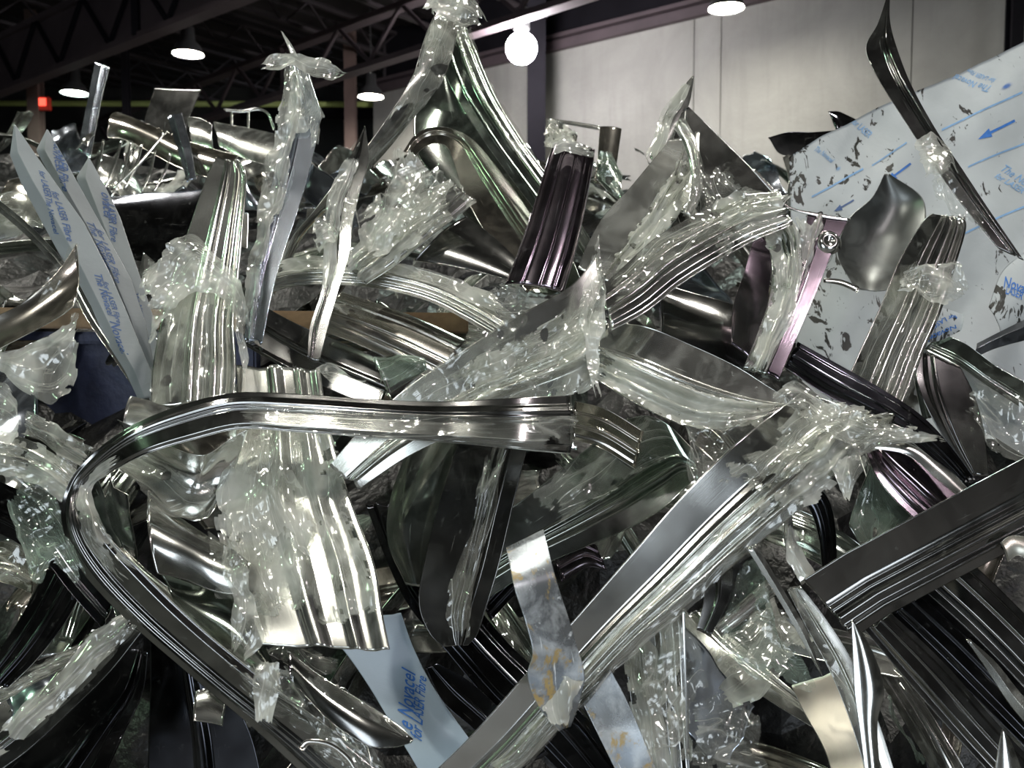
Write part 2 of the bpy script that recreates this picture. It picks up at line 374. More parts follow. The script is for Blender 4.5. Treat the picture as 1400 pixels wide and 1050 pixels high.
_seed = [100]
def rows3d(rows, d, lean=.35, sl=0., tl=0., arch=0.):
    L, R = [], []
    n = len(rows); cy = sum(r[1]+r[3] for r in rows)/2/n
    for i, r in enumerate(rows):
        t = i/(n-1); oL, oR = (r[4], r[5]) if len(r) > 5 else (0, 0)
        base = d+sl*(t-.5)+arch*math.sin(PI*t)
        L.append(W(r[0], r[1], base+oL-tl/2-lean*(r[1]-cy)/FPX*d)); R.append(W(r[2], r[3], base+oR+tl/2-lean*(r[3]-cy)/FPX*d))
    return L, R
def strip(name, label, cat, d, prof, m, rows, lean=.35, sl=0., tl=0., arch=0., rim='rim', dent=.0003, jag=(.01, .01), films=(), hs=1.,
          group=None, crumple=0, cf=7, rag=0, holes=0, thick=.0014, nu=None, nv=None, child=None, film_name='torn_film', lin=False):
    _seed[0] += 1
    L, R = rows3d(rows, d, lean, sl, tl, arch)
    s = Sheet(L, R, prof, _seed[0], dent, face=CAM, hs=hs, lin=lin)
    data = s.mesh(name, M[m], M[rim], thick, nu, nv, jag, crumple, cf, rag, holes)
    if child is not None:
        o = mk(name, data, child.origin, child.obj); s.origin = child.origin; s.obj = o
        if label: o['label'] = label
    else:
        org = data[0].mean(0); o = mk(name, data, org); tag(o, label, cat, group); s.origin = org; s.obj = o
    for k, f in enumerate(films): peel(s, *f)
    return s
def peel(s, u0, u1, v0, v1, off=.006, amp=.005, m='film', rag=.12, holes=.4, cf=10, name='torn_film'):
    """a crumpled piece of the protective film still lying on the strip s"""
    s2 = Sheet(s.L, s.R, 'flat', s.seed+int(u0*97)+31, .001, face=CAM, lin=s.lin); s2.prof = s.prof; s2.hs = s.hs
    d = s2.mesh(name, M[m], M[m], 0, int(np.clip(s.len*(u1-u0)/.004, 20, 150)), 40, (.02, .02), amp*.8, cf*1.4, rag, holes, (u0, u1), (v0, v1), off)
    return mk(name, d, s.origin, s.obj)
def loose(label, d, rows, m='film', amp=.010, cf=8, rag=.12, holes=.5, child=None, lean=.35, sl=0., tl=0., group=None, name='torn_film', nu=None, cat='plastic film'):
    """a crumpled piece of film with an outline of its own"""
    _seed[0] += 1
    L, R = rows3d(rows, d, lean, sl, tl)
    s = Sheet(L, R, 'flat', _seed[0], .002, face=CAM)
    dt = s.mesh(name, M[m], M[m], 0, nu or int(np.clip(s.len/.0025, 40, 140)), 60, (.03, .03), amp*.62, cf*2.1, rag*1.5, holes)
    if child is not None: o = mk(name, dt, child.origin, child.obj)
    else:
        org = dt[0].mean(0); o = mk(name, dt, org); tag(o, label, cat, group); s.origin = org
    s.obj = o
    return s

# marks printed on a sheet: a flat outline is laid onto the bent surface between two spots
def find_uv(s, px, py):
    U, V = np.meshgrid(np.linspace(0, 1, 120), np.linspace(-1, 1, 60), indexing='ij'); U, V = U.ravel(), V.ravel()
    q = PX(s.at(U, V)); k = ((q-np.array([px, py]))**2).sum(1).argmin(); return U[k], V[k]
def decal(s, name, V2, F, p0, p1, m, W0=1., off=.0012):
    """V2: 2-D points where x runs 0..W0 from p0 to p1"""
    a, b = find_uv(s, *p0), find_uv(s, *p1)
    A = np.array([a[0]*s.len, a[1]*s.wid/2]); B = np.array([b[0]*s.len, b[1]*s.wid/2])
    ex = (B-A)/W0; ey = np.array([-ex[1], ex[0]])
    # keep the marks the right way round for a reader standing before the sheet
    P = s.at(np.array([a[0], b[0]]), np.array([a[1], b[1]])); t = A+ey*.3*W0
    Pt = s.at(np.array([t[0]/s.len]), np.array([t[1]/(s.wid/2)]))[0]
    e1, e2 = PX(P[1])-PX(P[0]), PX(Pt)-PX(P[0])
    if e1[0]*e2[1]-e1[1]*e2[0] > 0: ey = -ey
    V2 = np.asarray(V2); Q = A+V2[:, :1]*ex+V2[:, 1:2]*ey
    P3 = s.at(np.clip(Q[:, 0]/s.len, 0, 1), np.clip(Q[:, 1]/(s.wid/2), -1, 1), off)
    me = bpy.data.meshes.new(name); me.from_pydata((P3-s.origin).tolist(), [], F); me.materials.append(M[m])
    return link(name, me, s.obj)
_txt = {}
def text2d(txt):
    if txt not in _txt:
        cu = bpy.data.curves.new('t', 'FONT'); cu.body = txt; cu.size = 1; cu.resolution_u = 2; cu.offset = .012
        o = bpy.data.objects.new('t', cu); COL.objects.link(o)
        dg = bpy.context.evaluated_depsgraph_get(); me = bpy.data.meshes.new_from_object(o.evaluated_get(dg))
        bm = bmesh.new(); bm.from_mesh(me); bmesh.ops.triangulate(bm, faces=bm.faces[:])
        bm.verts.index_update()
        _txt[txt] = (np.array([[v.co.x, v.co.y] for v in bm.verts]), [[v.index for v in f.verts] for f in bm.faces])
        bm.free(); bpy.data.objects.remove(o); bpy.data.curves.remove(cu); bpy.data.meshes.remove(me)
    return _txt[txt]
def print_text(s, txt, p0, p1, m='ink', stretch=1.):
    V2, F = text2d(txt); V2 = V2.copy(); V2[:, 0] -= V2[:, 0].min(); w = V2[:, 0].max(); V2[:, 1] *= stretch
    return decal(s, 'printed_lettering', V2, F, p0, p1, m, w)
def print_line(s, p0, p1, wid, m='ink_pale', n=24):
    x = np.linspace(0, 1, n); V2 = np.vstack([np.stack([x, 0*x-wid/2], 1), np.stack([x, 0*x+wid/2], 1)])
    return decal(s, 'printed_line', V2, [[i, i+1, i+1+n, i+n] for i in range(n-1)], p0, p1, m)
def print_arrow(s, p0, p1, m='ink'):
    x = [0, .16, .32, .48, .64]; V2 = [(a, -.055) for a in x]+[(a, .055) for a in x]
    F = [[i, i+1, i+6, i+5] for i in range(4)]; V2 += [(.64, -.2), (1, 0), (.64, .2)]; F.append([10, 11, 12])
    return decal(s, 'printed_arrow', V2, F, p0, p1, m)
def print_star(s, p, r, m='ink'):
    V2, F = [(0, 0)], []
    for k in range(16):
        a = 2*PI*k/16; V2 += [(1.0*math.cos(a), 1.0*math.sin(a)), (.42*math.cos(a+.13), .42*math.sin(a+.13)), (.42*math.cos(a-.13), .42*math.sin(a-.13))]
        F.append([0, 3*k+3, 3*k+1, 3*k+2])
    return decal(s, 'printed_star', V2, F, p, (p[0]+r, p[1]-r*.43), m)
# ---------------------------------------------------------------- the hall
AX = Vector((-.785, .619, 0)); NX = Vector((.619, .785, 0))       # along / square to the long concrete wall
WP = Vector((.53, 14.5, 0))                                       # a point on that wall
ang = math.atan2(AX.y, AX.x)
def hp(a, n, z): p = WP+AX*a+NX*n; return Vector((p.x, p.y, z))
HW, HT = 6.0, 7.2
o = MB().box((-4, 8, -.06), (60, 60, .1)).build('floor', M['floor']); o['kind'] = 'structure'
def wall_piece(name, a0, a1, n, z0, z1, m, t=.2):
    c = hp((a0+a1)/2, n, (z0+z1)/2)
    o = MB().box((0, 0, 0), (abs(a1-a0), t, z1-z0)).build(name, m, loc=c); o.rotation_euler.z = ang; o['kind'] = 'structure'; return o
# the precast wall in panels with narrow joints
joints = [-14.0, -9.6, -7.35, -5.0, -2.62, -.9, 1.2, 2.0]
prev = -14.0
bm = MB()
for a0, a1 in ((-15, -9.4), (-9.385, -5.555), (-5.54, -3.045), (-3.03, -2.63), (-2.615, 4.0)):
    bm.box(((a0+a1)/2, 0, HW/2), (a1-a0, .2, HW))
o = bm.build('wall_right', M['concrete'], loc=hp(0, .1, 0)); o.rotation_euler.z = ang; o['kind'] = 'structure'
wall_piece('wall_rear', -15, 4, .35, 0, 8, M['dark_paint'])
o = MB().box((0, 0, 0), (19, .26, .14)).box((0, -.1, .16), (19, .4, .06)).build('trim_1', M['girder'], loc=hp(-5.5, .02, HW+.06)); o.rotation_euler.z = ang; o['kind'] = 'structure'
o = MB().box((-6, 21.2, 3.6), (60, .3, 7.4)).build('wall_far', M['farwall']); o['kind'] = 'structure'
o = MB().box((-26, 8, 3.6), (.3, 60, 7.4)).build('wall_left', M['farwall']); o['kind'] = 'structure'
# wall behind the camera with two open dock doors
bm = MB()
for x0, x1, z0, z1 in ((-26, -5.3, 0, 7.2), (-1.9, 2.0, 0, 7.2), (4.8, 16, 0, 7.2), (-5.3, -1.9, 4.6, 7.2), (2.0, 4.8, 4.6, 7.2), (-5.3, -1.9, 0, .6), (2.0, 4.8, 0, .6)):
    bm.box(((x0+x1)/2, -7.6, (z0+z1)/2), (x1-x0, .3, z1-z0))
o = bm.build('wall_back', M['farwall']); o['kind'] = 'structure'
o = MB().box((16, 2, 3.6), (.3, 19, 7.4)).build('wall_side', M['farwall']); o['kind'] = 'structure'
# roof deck with ribs
bm = MB(); bm.box((-4, 8, HT+.1), (60, 60, .1))
for i in range(-30, 42):
    c = WP+AX*(i*.55); bm.box((c.x-NX.x*8, c.y-NX.y*8, HT+.03), (.16, 30, .05), rz=math.atan2(-NX.x, NX.y))
o = bm.build('ceiling', M['roof_dark']); o['kind'] = 'structure'
# joists: light lattice bars square to the wall
def joist(a, m='joist'):
    r = empty('roof_joist', hp(a, -12, 6.55))
    L = 24; t = MB(); b = MB(); web = MB()
    P = lambda s, z: (NX*s).to_3d()+Vector((0, 0, z))
    t.bar(P(-L/2, .45), P(L/2, .45), .09, .05); b.bar(P(-L/2, 0), P(L/2, 0), .09, .05)
    k = 0; x = -L/2
    while x < L/2-.4:
        web.bar(P(x, 0 if k % 2 else .45), P(x+.5, .45 if k % 2 else 0), .03); x += .5; k += 1
    t.build('top_chord', M[m], r); b.build('bottom_chord', M[m], r); web.build('lattice_web', M[m], r)
    return r
for i, a in enumerate([3.4, 1.7, .0, -1.7, -3.4, -5.1, -6.8, 5.2, 7.0, 8.6, -8.6]):
    r = joist(a); tag(r, 'slender lattice roof joist running to the top of the concrete wall', 'joist', 'lattice joists under the roof deck')
# girders running the length of the hall
def girder(name, label, pa, pb, z, h, m, solid):
    r = empty(name, (0, 0, 0)); a, b = Vector((*pa, z)), Vector((*pb, z)); r.location = (a+b)/2
    d = (b-a).normalized(); h2 = (b-a).length/2; nn = Vector((-d.y, d.x, 0))
    P = lambda s, zz: d*s+Vector((0, 0, zz))
    MB().bar(P(-h2, h), P(h2, h), .2, .08).build('top_chord', M[m], r)
    MB().bar(P(-h2, 0), P(h2, 0), .2, .08).build('bottom_chord', M[m], r)
    if solid:
        MB().box((0, 0, h/2), (2*h2, .03, h), rz=math.atan2(d.y, d.x)).build('web_plate', M[m], r)
    wb = MB(); x = -h2; k = 0
    while x < h2-1:
        wb.bar(P(x, .04 if k % 2 else h)+nn*-.06, P(x+.75, h if k % 2 else .04)+nn*-.06, .05); x += .75; k += 1
        if k % 6 == 0: wb.bar(P(x, 0)+nn*-.08, P(x, h)+nn*-.08, .09)
    wb.build('lattice_web', M['dark_paint'] if solid else M['girder'], r)
    tag(r, label, 'girder')
g1 = W(0, 123, 14.8); g1b = W(309, 0, 10.8)
def ext(p, q, k): p, q = np.array(p)[:2], np.array(q)[:2]; d = (q-p)/np.linalg.norm(q-p); return tuple(p-d*k), tuple(q+d*5)
pa, pb = ext(g1, g1b, 9); girder('roof_girder', 'deep mauve-brown roof girder with dark diagonal braces at upper left', pa, pb, 5.55, .85, 'girder', True)
g2 = W(350, 138, 15.5); g2b = W(600, 57, 12.3); pa, pb = ext(g2, g2b, 8)
girder('roof_girder', 'dark open lattice roof girder behind the tall film-tipped strips', pa, pb, 5.55, .7, 'girder', False)
g3 = W(-60, 60, 11.); g3b = W(80, -10, 9); 
# far pipe, sign, columns
a, b = Vector(W(-300, 140, 17)), Vector(W(560, 143, 17))
r = MB().rod((0, 0, 0), b-a, .055, 12).build('overhead_pipe', M['pipe'], loc=a, smooth=True)
tag(r, 'long yellow-green pipe crossing the far end of the dark hall', 'pipe')
a, b = Vector(W(330, 155, 19)), Vector(W(700, 155, 19))
r = MB().rod((0, 0, 0), b-a, .13, 12).build('overhead_duct', M['dark_paint'], loc=a, smooth=True)
tag(r, 'dark round duct hanging below the pipe behind the film-wrapped peak', 'duct')
def column(px, d, w, m, label, top=7.1, dep=None):
    p = W(px, 300, d); o = MB().box((0, 0, top/2), (w*.35, w, top)).box((0, -w/2, top/2), (w, .02, top)).box((0, w/2, top/2), (w, .02, top)).box((0, 0, .01), (w*1.6, w*1.6, .02)).build('steel_column', M[m], loc=(p[0], p[1], 0))
    tag(o, label, 'column'); return o
column(54, 15.6, .2, 'column_paint', 'red-brown steel column carrying the red sign')
column(177, 14.5, .10, 'dark_paint', 'thin dark column beneath the deep girder at upper left')
column(481, 16.5, .2, 'column_paint', 'brown steel column left of a hanging lamp, behind the twisted blade')
column(529, 17, .07, 'joist', 'thin pale post beside a hanging lamp in the far hall')
column(733, 13.4, .27, 'dark_paint', 'dark column in front of the concrete wall, beside the bare bright lamp')
column(1378, 9.6, .13, 'dark_paint', 'dark upright post against the right end of the concrete wall')
p = Vector(W(55, 141, 15.4)); r = empty('exit_sign', p)
MB().box((0, .05, 0), (.30, .10, .22)).build('sign_box', M['red'], r, bevel=.01)
MB().box((0, -.005, .02), (.20, .01, .13)).build('sign_face', M['exit_glow'], r)
tag(r, 'small lit red sign box on the red-brown column', 'sign')
# far light panels
for px, py, pw, ph, d, lb in ((457, 180, 36, 7, 20.9, 'white lit strip of window low in the far wall behind the twisted blade'),):
    p = Vector(W(px, py, d)); r = empty('far_window', p)
    MB().box((0, 0, 0), (pw*d/FPX, .04, ph*d/FPX)).build('pane', M['sky_pane'], r); MB().box((0, .04, 0), ((pw+3)*d/FPX, .04, (ph+3)*d/FPX)).build('frame', M['dark_paint'], r)
    tag(r, lb, 'window')
p = W(80, 172, 21); o = MB().box((0, 0, 0), (12, .1, .5)).build('wall_panel', M['whitewall'], loc=p); tag(o, 'pale low wall panel far behind the printed strips', 'panel')
p = W(560, 178, 21); o = MB().box((0, 0, 0), (6, .1, .5)).build('wall_panel', M['whitewall'], loc=p); tag(o, 'pale low wall panel far behind the tall metal peak', 'panel')

# lamps
def lamp(loc, label, m='lens', r=.21, group=None, bare=False):
    e = empty('high_bay_lamp', loc); k = r/.21
    if bare:
        MB().lathe([(.17*k*math.sin(t*PI/12)+.002, -.17*k*math.cos(t*PI/12)) for t in range(12)]+[(.05*k, .2*k)]).build('bulb', M['bulb'], e, smooth=True)
        MB().lathe([(.05*k, .18*k), (.09*k, .2*k), (.09*k, .42*k), (.02, .44*k)]).build('lamp_socket', M['lampmetal'], e, smooth=True)
    else:
        MB().lathe([(.215*k, -.035), (.21*k, 0), (.17*k, .09*k), (.10*k, .16*k), (.09*k, .34*k), (.02, .36*k)]).build('lamp_shade', M['lampmetal'], e, smooth=True)
        MB().lathe([(.004, -.05*k), (.10*k, -.045*k), (.17*k, -.03*k), (.2*k, -.006)]).build('lamp_lens', M[m], e, smooth=True)
    MB().rod((0, 0, .34*k), (0, 0, max(.5, 7.1-loc[2])), .012).build('stem', M['lampmetal'], e)
    tag(e, label, 'lamp', group); return e
lamp(W(257, 71, 12.5), 'hanging lamp glowing white below the deep girder at upper left')
lamp(W(102, 125, 14.5), 'hanging lamp with a greenish glow near the red sign', 'lens_cool')
lamp(W(507, 130, 14.8), 'hanging lamp between the brown column and the thin pale post')
lamp(W(993, 8, 10.7), 'hanging lamp at the top of the concrete wall')
lamp(W(713, 66, 11.6), 'bare dazzling lamp bulb in front of the dark column', bare=True, r=.25)
lamp(W(727, 158, 17.0), 'small distant lamp low beside the dark column', r=.2)
near = [(-2.6, 2.2, 5.6), (1.4, 1.2, 5.6), (4.6, 3.6, 5.6), (-1.2, -2.6, 5.6), (3.0, -3.2, 5.6), (-5.4, -1.0, 5.6), (-5.8, 5.0, 5.6), (.9, 5.6, 5.6), (6.2, 6.0, 5.6), (-4.0, 9.0, 5.6)]
for k, p in enumerate(near): lamp(p, 'hanging lamp over the scrap heap above and behind the viewer', ['lens', 'lens', 'lens', 'lens', 'lens_rose', 'lens_green', 'lens', 'lens_cool', 'lens', 'lens'][k], group='lamps above the heap', r=.24)
# ---------------------------------------------------------------- body of the heap
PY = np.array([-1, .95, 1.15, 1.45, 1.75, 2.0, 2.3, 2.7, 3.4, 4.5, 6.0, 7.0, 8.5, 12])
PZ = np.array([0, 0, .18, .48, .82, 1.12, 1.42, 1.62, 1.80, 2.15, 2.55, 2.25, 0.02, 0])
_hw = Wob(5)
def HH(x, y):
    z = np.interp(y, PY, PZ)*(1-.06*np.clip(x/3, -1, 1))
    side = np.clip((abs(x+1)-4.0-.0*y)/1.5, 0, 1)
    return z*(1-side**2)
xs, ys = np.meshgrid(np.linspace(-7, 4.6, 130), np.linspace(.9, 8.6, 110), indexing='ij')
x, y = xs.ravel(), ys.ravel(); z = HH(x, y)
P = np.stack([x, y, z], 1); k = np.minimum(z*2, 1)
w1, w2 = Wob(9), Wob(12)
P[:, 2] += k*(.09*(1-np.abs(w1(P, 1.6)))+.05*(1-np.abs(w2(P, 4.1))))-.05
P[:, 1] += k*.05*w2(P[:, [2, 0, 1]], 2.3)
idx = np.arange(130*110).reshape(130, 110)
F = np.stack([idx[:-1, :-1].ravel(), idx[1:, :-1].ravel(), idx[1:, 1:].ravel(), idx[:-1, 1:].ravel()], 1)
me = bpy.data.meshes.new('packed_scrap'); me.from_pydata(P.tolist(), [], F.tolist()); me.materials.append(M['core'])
tag(link('packed_scrap', me), 'packed mass of metal scrap deep inside the heap, coloured dark as gap shade', 'scrap heap', kind='stuff')

# ---------------------------------------------------------------- loose offcuts that fill the heap between the large pieces
rnd = random.Random(41)
def make_offcut(i, kind):
    r = random.Random(900+i); L, R = [], []
    ln, wd = {'strip': (r.uniform(.35, .6), r.uniform(.05, .10)), 'plate': (r.uniform(.16, .3), r.uniform(.12, .2)), 'sliver': (r.uniform(.25, .45), r.uniform(.015, .035)), 'film': (r.uniform(.12, .25), r.uniform(.08, .16))}[kind]
    n = 6; bend = r.uniform(-.09, .14); tw = r.uniform(-.9, .9); sw = r.uniform(-.06, .06)
    for j in range(n):
        t = j/(n-1)-.5; a = tw*t
        c = np.array([sw*math.sin(3*t), t*ln, bend*(1-4*t*t)*.6])
        h = wd/2*(1-.5*max(0, abs(t)-.3)*r.uniform(0, 2.4)); e = np.array([math.cos(a), r.uniform(-.12, .12), math.sin(a)])*h
        L.append(c-e); R.append(c+e)
    if kind == 'sliver': L[-1] = R[-1]*.98+L[-1]*.02
    prof = r.choice(['rib', 'rib2', 'chan', 'rib3', 'bow', 'tube', 'ribl']) if kind in ('strip',) else r.choice(['flat', 'bow', 'fold'])
    s = Sheet(np.array(L), np.array(R), prof, 3000+i, .002)
    mt = r.choice({'strip': ['steel', 'milky', 'dark', 'green', 'bright', 'warm', 'dark'], 'plate': ['milky', 'dark', 'warm', 'steel', 'blue'], 'sliver': ['bright', 'steel', 'warm'], 'film': ['film_thick', 'film', 'film_green']}[kind])
    if kind == 'film': d = s.mesh('film_scrap', M[mt], M[mt], 0, 46, 32, (.05, .05), .014, 8, .2, .6)
    else: d = s.mesh('offcut', M[mt], M['rim'], .0014, 44, 22, (.05, .05) if kind != 'sliver' else (.01, .01), .0 if kind == 'strip' else .006, 5)
    nm = {'strip': 'ribbed_offcut', 'plate': 'plate_offcut', 'sliver': 'metal_sliver', 'film': 'film_scrap'}[kind]
    o = mk(nm, d, np.zeros(3)); o['_k'] = kind
    s.origin = np.zeros(3); s.obj = o
    if kind == 'strip' and i % 2 == 0: peel(s, r.uniform(0, .4), r.uniform(.6, 1), -1, r.uniform(.2, 1), .004, .005, r.choice(['film', 'film_thick']))
    return o
proto = [make_offcut(i, k) for i, k in enumerate(['strip']*12+['plate']*7+['sliver']*4+['film']*6)]
used = set()
def put(o, loc, mtx, sc, label, group):
    if o.name in used:
        c = o.copy(); COL.objects.link(c)
        for ch in o.children: d = ch.copy(); COL.objects.link(d); d.parent = c
    else: used.add(o.name); c = o
    k = c.get('_k')
    c.matrix_world = Matrix.Translation(loc) @ mtx.to_4x4() @ Matrix.Scale(sc, 4)
    tag(c, label[k][0], label[k][1], group+' '+label[k][2]); return c
def frame(x, y):
    e = .06; hx = (float(HH(x+e, y))-float(HH(x-e, y)))/2/e; hy = (float(HH(x, y+e))-float(HH(x, y-e)))/2/e
    return Vector((-hx, -hy, 1)).normalized()
LB_F = {'strip': ('ribbed steel offcut lying in the dark gaps behind the large bent strips', 'metal strip', 'ribbed offcuts'), 'plate': ('small flat steel offcut lying in the dark gaps behind the large bent strips', 'metal scrap', 'plate offcuts'),
        'sliver': ('narrow steel sliver lying in the dark gaps behind the large bent strips', 'metal scrap', 'slivers'), 'film': ('crumpled clear film scrap caught in the dark gaps behind the large strips', 'plastic film', 'film scraps')}
LB_B = {'strip': ('ribbed steel offcut on the far rise of the heap below the lamps', 'metal strip', 'ribbed offcuts'), 'plate': ('small flat steel offcut on the far rise of the heap below the lamps', 'metal scrap', 'plate offcuts'),
        'sliver': ('narrow steel sliver on the far rise of the heap below the lamps', 'metal scrap', 'slivers'), 'film': ('crumpled clear film scrap on the far rise of the heap below the lamps', 'plastic film', 'film scraps')}
def scatter(n, xr, yr, offr, sc, tilt, label, group, seed, wts, yb=None):
    r = random.Random(seed); out = []
    for i in range(n):
        y = r.uniform(*yr); x = r.uniform(-1, 1)*(xr+y*.62); nrm = frame(x, y)
        z = float(HH(x, y)); k = r.choices(['strip', 'plate', 'sliver', 'film'], wts)[0]
        o = r.choice([q for q in proto if q.get('_k') == k])
        t1 = Vector((1, 0, 0)).cross(nrm).normalized(); t0 = nrm.cross(t1).normalized() if False else t1.cross(nrm)
        base = Matrix((t0, t1, nrm)).transposed()
        if base.determinant() < 0: base = Matrix((-t0, t1, nrm)).transposed()
        m = base @ Matrix.Rotation(r.uniform(0, 2*PI), 3, 'Z') @ Matrix.Rotation(r.gauss(0, tilt), 3, 'X') @ Matrix.Rotation(r.gauss(0, tilt*1.3), 3, 'Y')
        p = Vector((x, y, z))+nrm*r.uniform(*offr)
        out.append(put(o, p, m, r.uniform(*sc), label, group))
    return out
scatter(150, .12, (1.25, 2.75), (.03, .20), (.7, 1.15), .38, LB_F, 'heap gap', 7, (9, 3, 2, 3))
scatter(150, .5, (2.7, 6.4), (.0, .22), (.8, 1.5), .5, LB_B, 'far rise', 8, (8, 7, 3, 4))
# ---------------------------------------------------------------- the large pieces, near to far
S = 'metal strip'
# long bent loop across the middle
s = strip('bent_channel', 'long grooved channel that crosses the middle and bends sharply back at its left end', S, 1.30, 'groove', 'dark',
 [(782,540,780,620,.03,.03),(700,544,700,613),(600,549,600,604),(500,545,500,597),(400,538,400,590),(318,537,330,586),(250,553,268,600),(180,582,196,622),(125,622,146,650,.0,.02),(93,662,124,672,.0,.03),(84,712,140,722),(108,775,190,778),(170,845,262,848),(262,925,362,930),(352,1000,455,1000),(430,1075,540,1068)],
 lean=.1, tl=-.02, jag=(0, 0), films=[(.0,.32,-.2,1.05,.004,.003,'film',.05,.2),(.50,.72,.2,1.1,.004,.006,'film_thick',.16,.4),(.86,1,.3,1.2,.006,.01,'film',.2,.5)], hs=.75)
# crumpled wide strip below the loop
s = strip('wide_crumpled_strip', 'broad crumpled strip hanging below the bent channel with a bright ridge and cut bottom edge', S, 1.42, 'two', 'milky',
 [(322,498,438,505),(325,560,448,570),(318,620,460,620),(306,690,482,690),(315,760,512,770),(338,830,524,840),(358,884,534,890)], lean=.45, dent=.0012, hs=.7,
 films=[(.16,.86,-1.04,.98,.004,.005,'film_thick',.12,.55),(.15,.66,-1.05,.3,.012,.010,'film_thick',.25,.75)])
# left standing channel
s = strip('round_top_channel', 'standing steel channel with rounded top corners and a bright central ridge at left', S, 1.55, 'two', 'bright',
 [(296,214,330,222),(283,240,338,248),(262,300,334,310),(240,365,328,380),(222,430,322,440),(209,500,325,500),(206,556,322,552)], lean=.3, hs=1.2, films=[(.55,1,-1.02,1,.003,.003,'film',.05,.3)], rim='rim')
loose('', 1.50, [(192,362,205,470),(225,345,232,440),(262,318,268,395),(300,350,296,400),(330,385,318,430),(342,430,330,500)], 'film_thick', .014, 7, .16, .4, child=s)
# film-wrapped peak
s = strip('film_wrapped_strip', 'tall narrow strip with ragged film wings at its tip, left of centre', S, 1.72, 'ribl', 'blue',
 [(394,84,420,96),(398,125,438,152),(390,165,436,175),(378,225,425,225),(362,285,408,285),(350,345,388,345),(340,400,372,400),(334,465,358,470)], lean=.3, hs=1.2,
 films=[(.0,.95,-1.3,-.05,.010,.009,'film_thick',.22,.3),(.0,.34,-.8,1.15,.012,.008,'film_thick',.2,.2)])
loose('', 1.70, [(356,92,362,97),(372,72,378,95),(398,70,402,92),(425,78,424,104),(450,84,446,106),(470,97,466,101)], 'film_thick', .012, 8, .2, .15, child=s)
loose('', 1.69, [(384,43,387,45),(390,56,398,60),(396,72,408,78)], 'film_thick', .004, 8, .1, 0, child=s)
# green blade
s = strip('folded_shard', 'narrow folded blade with a sharp tip standing right of the film-wrapped peak', S, 1.66, 'ribl', 'dark',
 [(498,174,500,176),(480,212,504,218),(462,255,492,262),(450,300,482,305),(448,345,478,345),(440,395,462,398),(424,445,448,448),(420,490,436,495)], lean=.3,
 films=[(.12,.75,-1.25,.1,.006,.006,'film_thick',.2,.4),(.3,.7,.0,1.25,.006,.008,'film',.2,.3)])
loose('', 1.64, [(422,312,440,350),(445,300,450,335),(462,318,458,340)], 'film_thick', .008, 9, .3, .3, child=s)
s = strip('twisted_strip', 'dark twisted blade running down from the high metal peak to a thin point', S, 1.90, 'bow', 'milky',
 [(622,-8,636,-4),(594,22,628,30),(578,60,618,76),(566,100,600,118),(542,142,566,160),(508,192,530,205),(470,236,492,246),(430,288,446,290),(402,322,414,326),(384,360,394,366),(370,400,374,404)], lean=.25, tl=.04, rim='rim',
 films=[(.0,.42,-1.0,.9,.006,.008,'film_thick',.2,.3)])
loose('', 1.88, [(576,10,590,14),(592,-8,598,22),(615,-14,616,32),(640,-16,632,42),(662,20,650,36)], 'film_thick', .014, 7, .2, .2, child=s)
s = strip('peak_strip', 'steel strip falling right from the high metal peak with green glints', S, 2.0, 'rib2', 'green',
 [(598,40,636,34),(606,92,652,72),(628,140,676,128),(660,190,712,188),(700,245,748,238),(738,296,785,290),(775,350,822,350)], lean=.4, hs=1.4, films=[(.0,.6,.1,1.1,.004,.005,'film',.15,.3)])
s = strip('hollow_sheet', 'broad dark hollow sheet beneath the high metal peak, greenish inside', 'metal sheet', 2.14, 'hollow', 'green',
 [(598,92,612,92),(582,120,645,135),(566,160,680,180),(572,210,706,235),(612,265,735,285),(660,330,775,340),(700,390,800,395)], lean=.5, hs=1.5, rim='rim_dark')
s = strip('arched_strip', 'brown arched strip curving over inside the high metal peak', S, 2.04, 'ribl', 'warm',
 [(552,206,566,214),(566,186,582,200),(588,174,598,196),(618,176,610,200),(648,192,618,214),(680,228,632,258),(712,272,656,306),(742,318,690,356),(770,372,722,402)], lean=.5, hs=1.3, rim='rim_dark')
# mauve channel
s = strip('mauve_channel', 'dark mauve channel with two bright grooves standing at upper centre', S, 1.58, 'tube', 'mauve',
 [(757,198,813,208),(748,222,810,232),(732,275,800,285),(712,335,787,345),(690,392,770,404)], lean=.3, jag=(.02, 0))
loose('', 1.545, [(668,398,680,445),(692,392,694,470),(720,398,712,462),(752,404,728,440)], 'film_thick', .014, 9, .25, .3, child=s)
loose('', 1.56, [(752,196,756,208),(775,188,778,206),(806,200,808,214)], 'film_thick', .005, 10, .3, .2, child=s)
# swoosh under the stringy film
s = strip('film_draped_strip', 'film-draped strip sweeping from right of the mauve channel down to lower left', S, 1.48, 'ribr', 'milky',
 [(818,348,830,492),(778,392,800,530),(700,436,742,552),(625,484,668,572),(556,530,606,600),(500,580,548,630),(450,636,492,668)], lean=.35, hs=1.3, tl=.03,
 films=[(.0,.55,-.6,1.02,.006,.008,'film_thick',.14,.5),(.3,1,-1,.4,.005,.005,'film',.15,.4)])
loose('', 1.40, [(813,328,821,332),(802,380,824,385),(795,440,826,445),(806,500,824,502),(812,535,822,538)], 'film_thick', .010, 7, .25, .3, child=s)
loose('', 1.44, [(700,540,640,600),(735,500,690,560),(775,450,745,520),(805,400,800,500)], 'film', .012, 7, .2, .6, child=s)
